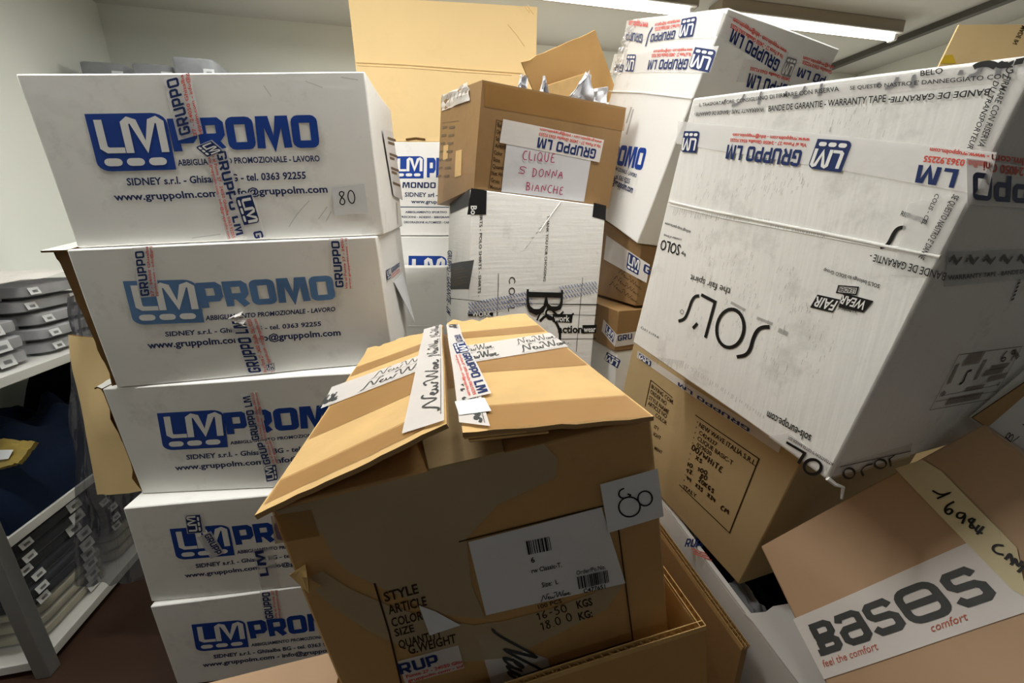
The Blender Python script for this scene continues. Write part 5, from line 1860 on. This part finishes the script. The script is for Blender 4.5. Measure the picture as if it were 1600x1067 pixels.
sq_px(L, qr, 'GRUPPO LM', c3(890, 388), c3(672, 320), c3(872, 445), 'ink_navy', 0.0026)
text_px(L, qr, '24050 Ghisalba 0363.92255', c3(850, 345), c3(678, 292), c3(846, 358), 'ink_red', 0.0026, bold=0.03)
sq_px(L, qr, 'PO LM', c3(1010, 335), c3(888, 296), c3(996, 372), 'ink_navy', 0.0026)
text_px(L, qr, 'Ghisalba 0363.92255', c3(1034, 310), c3(905, 266), c3(1030, 324), 'ink_red', 0.0026, bold=0.03)
text_px(L, qr, 'info@gruppolm.com', c3(1042, 290), c3(908, 248), c3(1038, 304), 'ink_red', 0.0026, bold=0.03)
badge_px(L, qr, c3(882, 262), c3(838, 250), c3(850, 340), 'ink_gray', e=0.0026)
L.build('printed_lettering', F_.t, weld=False, smooth=False)

# ------------------------------------------------------------------ kraft carton behind the right-hand pile
hq0, hq1 = at_y(1467, 98, 1.45), at_y(1500, 38, 1.42)
ex_, ey_ = V((0.985, -0.17, 0)), V((0.17, 0.985, 0))
zt_ = at_y(1467, 112, 1.45).z
c_ = {}
for a, u in (('l', 0.0), ('r', 0.5)):
    for b, v in (('f', 0.0), ('k', 0.4)):
        p = V((hq0.x, hq0.y, 0)) + ex_ * u + ey_ * v
        c_[a + b + 't'] = p + UP * zt_
        c_[a + b + 'b'] = p + UP * 0.002
H2 = Carton(c_, 'tall_carton', 'yellow-brown carton with a raised flap, behind the big white carton at right', 'kraft_yellow')
fq = [c_['lft'] + UP * .001, c_['rft'] + UP * .001, at_y(1830, 40, 1.40), hq1]
M = Mesh()
M.slab(*fq, 0.006, 'kraft_yellow', 8)
rf = M.build('raised_flap', H2.t)
q = Quad(*fq)
L = Mesh()
text_px(L, q, 'MADE IN', (1603, 42), (1588, 70), (1596, 40), 'ink_brown', bold=0.01)
L.build('printed_lettering', rf, weld=False, smooth=False)
T = Mesh()
poly_px(T, q, [(1469, 99), (1494, 99), (1489, 85), (1477, 86)], 'yellow_tape', 0.001)
T.build('yellow_tape', rf, weld=False)

# ------------------------------------------------------------------ stack at the back: kraft carton on white ones
YB = 1.66
b1 = {}
zt, zb = at_y(650, 221, YB).z, at_y(650, 368, YB).z
xl, xr = at_y(556, 221, YB).x, at_y(850, 221, YB).x


def stack_box(x0, x1, y0, y1, z0, z1, lean=0.0):
    c_ = {}
    for a, x in (('l', x0), ('r', x1)):
        for b, y in (('f', y0), ('k', y1)):
            c_[a + b + 't'] = V((x, y + (x - x0) * lean, z1))
            c_[a + b + 'b'] = V((x, y + (x - x0) * lean, z0))
    return c_


B1 = Carton(stack_box(xl, xr, YB, YB + 0.5, zb, zt, 0.03), 'carton', 'white carton with blue badge and lines of text, under the yellow-brown carton at the back', 'white_carton')
q = B1.q['front']


def cb(x, y):
    return (600 + x / 3.556, 200 + y / 3.556)


L = Mesh()
badge_px(L, q, cb(60, 282), cb(220, 280), cb(60, 158))
sq_px(L, q, 'PROMO', cb(240, 275), cb(520, 272), cb(240, 168), 'ink_blue', stroke=0.24, gap=0.08)
sq_px(L, q, 'IL MONDO', cb(42, 334), cb(288, 334), cb(42, 302), 'ink_text', stroke=0.2, gap=0.12)
text_px(L, q, 'SIDNEY srl - Ghisalba', cb(118, 382), cb(430, 384), cb(118, 359), 'ink_text', bold=0.02)
text_px(L, q, 'www.gruppolm.com', cb(153, 418), cb(430, 420), cb(153, 399), 'ink_text', bold=0.02)
line_px(L, q, [cb(60, 439), cb(400, 441)], 0.003, 'ink_text')
text_px(L, q, 'ABBIGLIAMENTO SPORTIVO', cb(120, 473), cb(350, 473), cb(120, 462), 'ink_text', bold=0.02)
text_px(L, q, 'STRISCIONI - ADESIVI - SERIGRAFIA', cb(80, 500), cb(375, 501), cb(80, 489), 'ink_text', bold=0.02)
text_px(L, q, 'DECORAZIONE AUTOMEZZI - CARTELLI', cb(112, 529), cb(400, 530), cb(112, 518), 'ink_text', bold=0.02)
L.build('printed_lettering', B1.t, weld=False, smooth=False)
kc = stack_box(xl, xr, YB + 0.005, YB + 0.45, zt + 0.002, at_y(690, 4, YB).z, 0.03)
kc['lfb'] = at_y(568, 217, YB + .01)
kc['lft'] = at_y(543, -6, YB + .01)
kc['rft'] = at_y(840, 10, YB + .03)
kc['rfb'] = at_y(836, 223, YB + .03)
for a in 'lr':
    kc[a + 'fb'].z = zt + 0.002
    for e in 'bt':
        kc[a + 'k' + e] = kc[a + 'f' + e] + V((0, 0.42, 0))
KB = Carton(kc, 'carton', 'yellow-brown kraft carton standing on the white stack at the back, creased across its face', 'kraft_yellow')
q = KB.q['front']
M = Mesh()
pts = [q.flat(*q.pix(x, y), 0.0004) for x, y in ((557, 97), (640, 101), (720, 107), (816, 114))]
M.tube(pts, 0.0035, 'kraft_yellow', 8)
pts = [q.flat(*q.pix(x, y), 0.0002) for x, y in ((559, 102), (640, 106), (720, 112), (800, 117))]
M.tube(pts, 0.002, 'kraft_yellow', 8)
M.build('crease', KB.t)
M = Mesh()
for pl in ([(794, 38), (808, 55), (820, 72)], [(824, 8), (834, 22)], [(820, 10), (828, 20)]):
    M.tube([q.flat(*q.pix(*p), 0.0002) for p in pl], 0.0022, 'kraft_yellow', 6)
M.build('crease', KB.t)
M = Mesh()
M.tube([q.flat(*q.pix(x, y), 0.001) for x, y in ((634, 218), (650, 216), (664, 218))], 0.004, 'kraft_dark', 6)
M.build('torn_bottom_edge', KB.t)

zb2 = zb - 0.003
B2 = Carton(stack_box(xl + .02, xr - .03, YB - 0.03, YB + 0.42, 0.002, zb2, 0.03), 'tall_carton', 'white carton second from top in the back stack, its blue badge half hidden', 'white_carton')
q = B2.q['front']
L = Mesh()
badge_px(L, q, cb(135, 880), cb(345, 880), cb(135, 709))
sq_px(L, q, 'PROMO', cb(365, 845), cb(650, 845), cb(365, 715), 'ink_blue', stroke=0.24, gap=0.08)
L.build('printed_lettering', B2.t, weld=False, smooth=False)
YC = 1.53
z3 = at_y(650, 417.5, YC).z
B3 = Carton(stack_box(at_y(600, 417, YC).x, -0.25, YC, YB - 0.04, 0.002, z3, 0.02), 'tall_carton', 'plain white carton standing in front of the back stack, beside the left stack', 'white_carton')
q = B3.q['front']
M = Mesh()
M.tube([q.flat(*q.pix(x, y), 0.0003) for x, y in ((605, 509), (690, 510))], 0.002, 'white_carton', 8)
M.build('seam', B3.t)
# ------------------------------------------------------------------ metal shelf unit along the left wall
S0 = V((-1.33, 0.84, 0))                # front near post
DEPTH, LONG = 0.50, 1.25


def sp(u, v, z):
    """u metres along the aisle edge away from the camera, v metres in towards the wall"""
    return S0 + RY * u - RX * v + UP * z


sh = thing('shelf_unit', sp(LONG / 2, DEPTH / 2, 0), 'grey metal shelf unit with white boards at lower left, full of folded clothes', 'shelf')
for (u, v) in ((0, 0), (LONG, 0), (0, DEPTH), (LONG, DEPTH)):
    M = Mesh(False)
    M.box(sp(u - .018, v + .018, 0.0), RX * 0.036, RY * 0.036, UP * 0.86, 'metal_gray')
    M.build('post', sh, smooth=False, bev=0.003)
LEVELS = (0.045, 0.43, 0.84)
for z in LEVELS:
    M = Mesh(False)
    M.box(sp(0.0, DEPTH, z - 0.028), RX * (DEPTH - 0.004), RY * LONG, UP * 0.028, 'shelf_white')
    M.build('board', sh, smooth=False, bev=0.002)


def superell(c_, ex, ey, ez, e1, e2, nu=26, nv=12, noise_a=0.0, seed=0.0):
    """soft rounded block as a function of u, v"""
    def sg(x, e):
        return math.copysign(abs(x) ** e, x)

    def fn(u, v):
        a, b = 2 * math.pi * u, math.pi * (v - 0.5)
        p = c_ + ex * (sg(math.cos(b), e1) * sg(math.cos(a), e2)) + ey * (sg(math.cos(b), e1) * sg(math.sin(a), e2)) + ez * sg(math.sin(b), e1)
        if noise_a:
            p = p + noise.noise_vector(p * 14 + V((seed, seed, seed))) * noise_a
        return p
    return fn, nu, nv


def bagged(name, base, w, d_, h, cloth, label, group, lab_u=0.3, lab_two=True, turn=0.0):
    """a folded garment in a clear bag, size stickers on its aisle side; base: middle of its underside"""
    t = thing(name, base, label, 'bagged garment', group)
    ca, sa = math.cos(turn), math.sin(turn)
    ax = RX * ca + RY * sa
    ay = RY * ca - RX * sa
    M = Mesh(False)
    fn, nu, nv = superell(base + UP * h * .5, ax * (d_ / 2 - .006), ay * (w / 2 - .006), UP * (h / 2 - .003), 0.2, 0.2, noise_a=0.0025, seed=base.z * 30)
    M.grid(fn, nu, nv, cloth)
    M.build('folded_garment', t)
    M = Mesh(False)
    fn, nu, nv = superell(base + UP * h * .5, ax * (d_ / 2), ay * (w / 2), UP * (h / 2), 0.22, 0.2, noise_a=0.0016, seed=base.z * 17)
    M.grid(fn, nu, nv, 'poly_film')
    M.build('clear_bag', t)
    for k, u in enumerate((lab_u, lab_u - .62) if lab_two else (lab_u,)):
        o_ = base + ax * (d_ / 2 + .002) + ay * (w * u) + UP * (h * .5)
        M = Mesh(False)
        hw, hh = (0.024, 0.015) if k == 0 else (0.018, 0.010)
        qd = Quad(o_ - ay * hw - UP * hh, o_ + ay * hw - UP * hh, o_ + ay * hw + UP * hh - ax * .006, o_ - ay * hw + UP * hh - ax * .006)
        M.grid(lambda u_, v_: qd.flat(u_, v_), 3, 3, 'paper')
        s = M.build('size_sticker', t, weld=False)
        B = Mesh(False)
        for i in range(7):
            B.add([qd.flat(.3 + i * .07, .25, .0008), qd.flat(.335 + i * .07, .25, .0008), qd.flat(.335 + i * .07, .62, .0008), qd.flat(.3 + i * .07, .62, .0008)], [[0, 1, 2, 3]], 'ink_charcoal')
        B.build('barcode', s, weld=False, smooth=False)
    return t


def copy_thing(src, offset, label):
    """a copy of a thing with its parts and their sub-parts"""
    r = src.copy()
    COL.objects.link(r)
    r.location = V(src.location) + offset
    r['label'] = label

    def rec(a, b):
        for ch in a.children:
            n_ = ch.copy()
            COL.objects.link(n_)
            n_.parent = b
            rec(ch, n_)
    rec(src, r)
    return r


ORD = ('lowest', 'second from the bottom', 'third from the bottom', 'fourth from the bottom', 'fifth from the bottom', 'sixth from the bottom', 'topmost')
# upper shelf: silver-grey bags
hh = 0.041
for col, (u, nm) in enumerate(((0.17, 'near'), (0.47, 'far'))):
    base = sp(u + .02, 0.215, LEVELS[2] + .005)
    first = bagged('bagged_shirt', base, 0.27, 0.36, hh, 'silver_cloth', 'silver-grey bagged shirt on the upper shelf, lowest of the %s pile' % nm, 'silver-grey bagged shirts on the upper shelf', 0.16 if col == 0 else 0.30)
    for k in range(1, 5):
        copy_thing(first, UP * ((hh + .0035) * k) + RY * (0.012 * ((k * 7) % 3 - 1) - 0.008 * k) + RX * (0.008 * ((k * 5) % 3 - 1)),
                   'silver-grey bagged shirt on the upper shelf, %s of the %s pile' % ('topmost' if k == 4 else ORD[k], nm))
M = Mesh(False)
pz = LEVELS[2] + (hh + .0035) * 5 + 0.006
M.grid(lambda u, v: sp(0.02 + 0.62 * u, 0.40 - 0.38 * v, pz + 0.012 + 0.014 * noise.noise(V((u * 6, v * 5, 2)))), 24, 16, 'white_tape')
tag(M.build('plastic_sheet', weld=False), 'crumpled white plastic sheet lying over the grey bagged shirts on the upper shelf', 'plastic sheet')
# middle shelf: dark blue heap with a gold packet
cloth_heap('navy_garment', 'heap of dark blue clothes on the middle shelf', 'clothes', sp(0.05, 0.46, LEVELS[1] + .001), RX * 0.45, RY * 0.62, UP, 0.25, 'navy_cloth', 7.7, nu=60, nv=60, folds=7.0)
cloth_heap('black_garment', 'black clothes behind the dark blue heap on the middle shelf', 'clothes', sp(0.69, 0.46, LEVELS[1] + .001), RX * 0.42, RY * 0.42, UP, 0.36, 'dark_cloth', 2.7, folds=4.0)
gp = thing('gold_packet', sp(0.23, 0.06, 0.66), 'crinkled gold packet with a white sticker lying on the dark blue clothes', 'packet')
ga, gb, gc, gd = at(-20, 735, 1.065), at(28, 724, 1.08), at(55, 690, 1.11), at(-6, 684, 1.105)
M = Mesh(False)
M.slab(ga, gb, gc, gd, 0.012, 'gold_film', 10, jag=lambda u, v: UP * (0.006 * noise.noise(V((u * 6, v * 6, 1)))))
M.build('wrapper', gp)
M = Mesh(False)
gq = Quad(ga, gb, gc, gd)
M.grid(lambda u, v: gq.flat(0.2 + 0.45 * u, 0.25 + 0.35 * v, 0.007), 4, 4, 'paper')
M.build('sticker', gp, weld=False)
# bottom shelf: navy bagged shirts above paler ones
hb = 0.033
for col, (u, nm) in enumerate(((0.17, 'near'), (0.47, 'far'))):
    base = sp(u + .02, 0.215, LEVELS[0] + .005)
    pale = bagged('bagged_shirt', base, 0.27, 0.36, hb, 'cream_cloth', 'pale bagged shirt at the bottom of the %s pile on the lowest shelf' % nm, 'pale bagged shirts on the lowest shelf', 0.22, False)
    for k in range(1, 3):
        copy_thing(pale, UP * ((hb + .0035) * k) + RY * (0.006 * k), 'pale bagged shirt, %s of the %s pile on the lowest shelf' % (ORD[k], nm))
    dark = bagged('bagged_shirt', base + UP * ((hb + .0035) * 3), 0.27, 0.36, hb, 'dark_navy_cloth', 'navy bagged shirt resting on the pale ones in the %s pile on the lowest shelf' % nm, 'navy bagged shirts on the lowest shelf', 0.28)
    for k in range(1, 6):
        copy_thing(dark, UP * ((hb + .0035) * k) + RY * (0.010 * ((k * 7) % 3 - 1)) + RX * (0.006 * ((k * 5) % 3 - 1)),
                   'navy bagged shirt on the lowest shelf, %s navy one of the %s pile' % (('first', 'second', 'third', 'fourth', 'fifth', 'topmost')[k], nm))
# dark cling film hanging between the shelf and the stack
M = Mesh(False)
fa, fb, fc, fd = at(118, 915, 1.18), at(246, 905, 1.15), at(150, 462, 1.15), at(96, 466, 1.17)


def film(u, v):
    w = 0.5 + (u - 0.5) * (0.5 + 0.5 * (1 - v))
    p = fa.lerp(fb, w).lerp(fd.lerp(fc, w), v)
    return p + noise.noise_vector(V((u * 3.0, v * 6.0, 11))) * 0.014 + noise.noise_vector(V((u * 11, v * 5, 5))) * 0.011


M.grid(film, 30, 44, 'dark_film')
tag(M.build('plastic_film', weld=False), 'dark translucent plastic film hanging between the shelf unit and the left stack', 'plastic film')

# ------------------------------------------------------------------ corner shelf at the back with three bag piles
cs = thing('corner_shelf', V((-1.75, 2.40, 1.88)), 'high white shelf on the back wall behind the left stack', 'shelf')
M = Mesh(False)
cz = 1.885
o0 = LC + UP * (cz - 0.025)
M.box(o0, RX * 1.15, -RY * 0.5, UP * 0.025, 'shelf_white')
M.build('board', cs, smooth=False, bev=0.002)
for s in (0.15, 1.0):
    M = Mesh(False)
    a = o0 + RX * s
    M.add([a, a - RY * .35, a - UP * .22, a + RX * .02, a - RY * .35 + RX * .02, a - UP * .22 + RX * .02], [[0, 1, 2], [3, 5, 4], [0, 3, 4, 1], [1, 4, 5, 2], [2, 5, 3, 0]], 'metal_gray')
    M.build('bracket', cs, smooth=False)
for i, (px0, px1, py, lbl) in enumerate(((122, 186, 97, 'left'), (203, 264, 100, 'middle'), (266, 330, 90, 'right'))):
    tq = 1.93
    a, b = at(px0, py, tq), at(px1, py + 6, tq)
    hgt = (a.z + b.z) / 2 - cz + 0.018
    m_ = (a + b) * 0.5
    bagged('bagged_garment', V((m_.x, m_.y, cz + .001)) + RY * 0.152, (b - a).length, 0.30, hgt, 'gray_cloth', '%s of the three grey bagged garment piles showing over the topmost left carton' % lbl, 'grey bags over the left stack', 0.34, False, -math.pi / 2)
# their stickers face the room
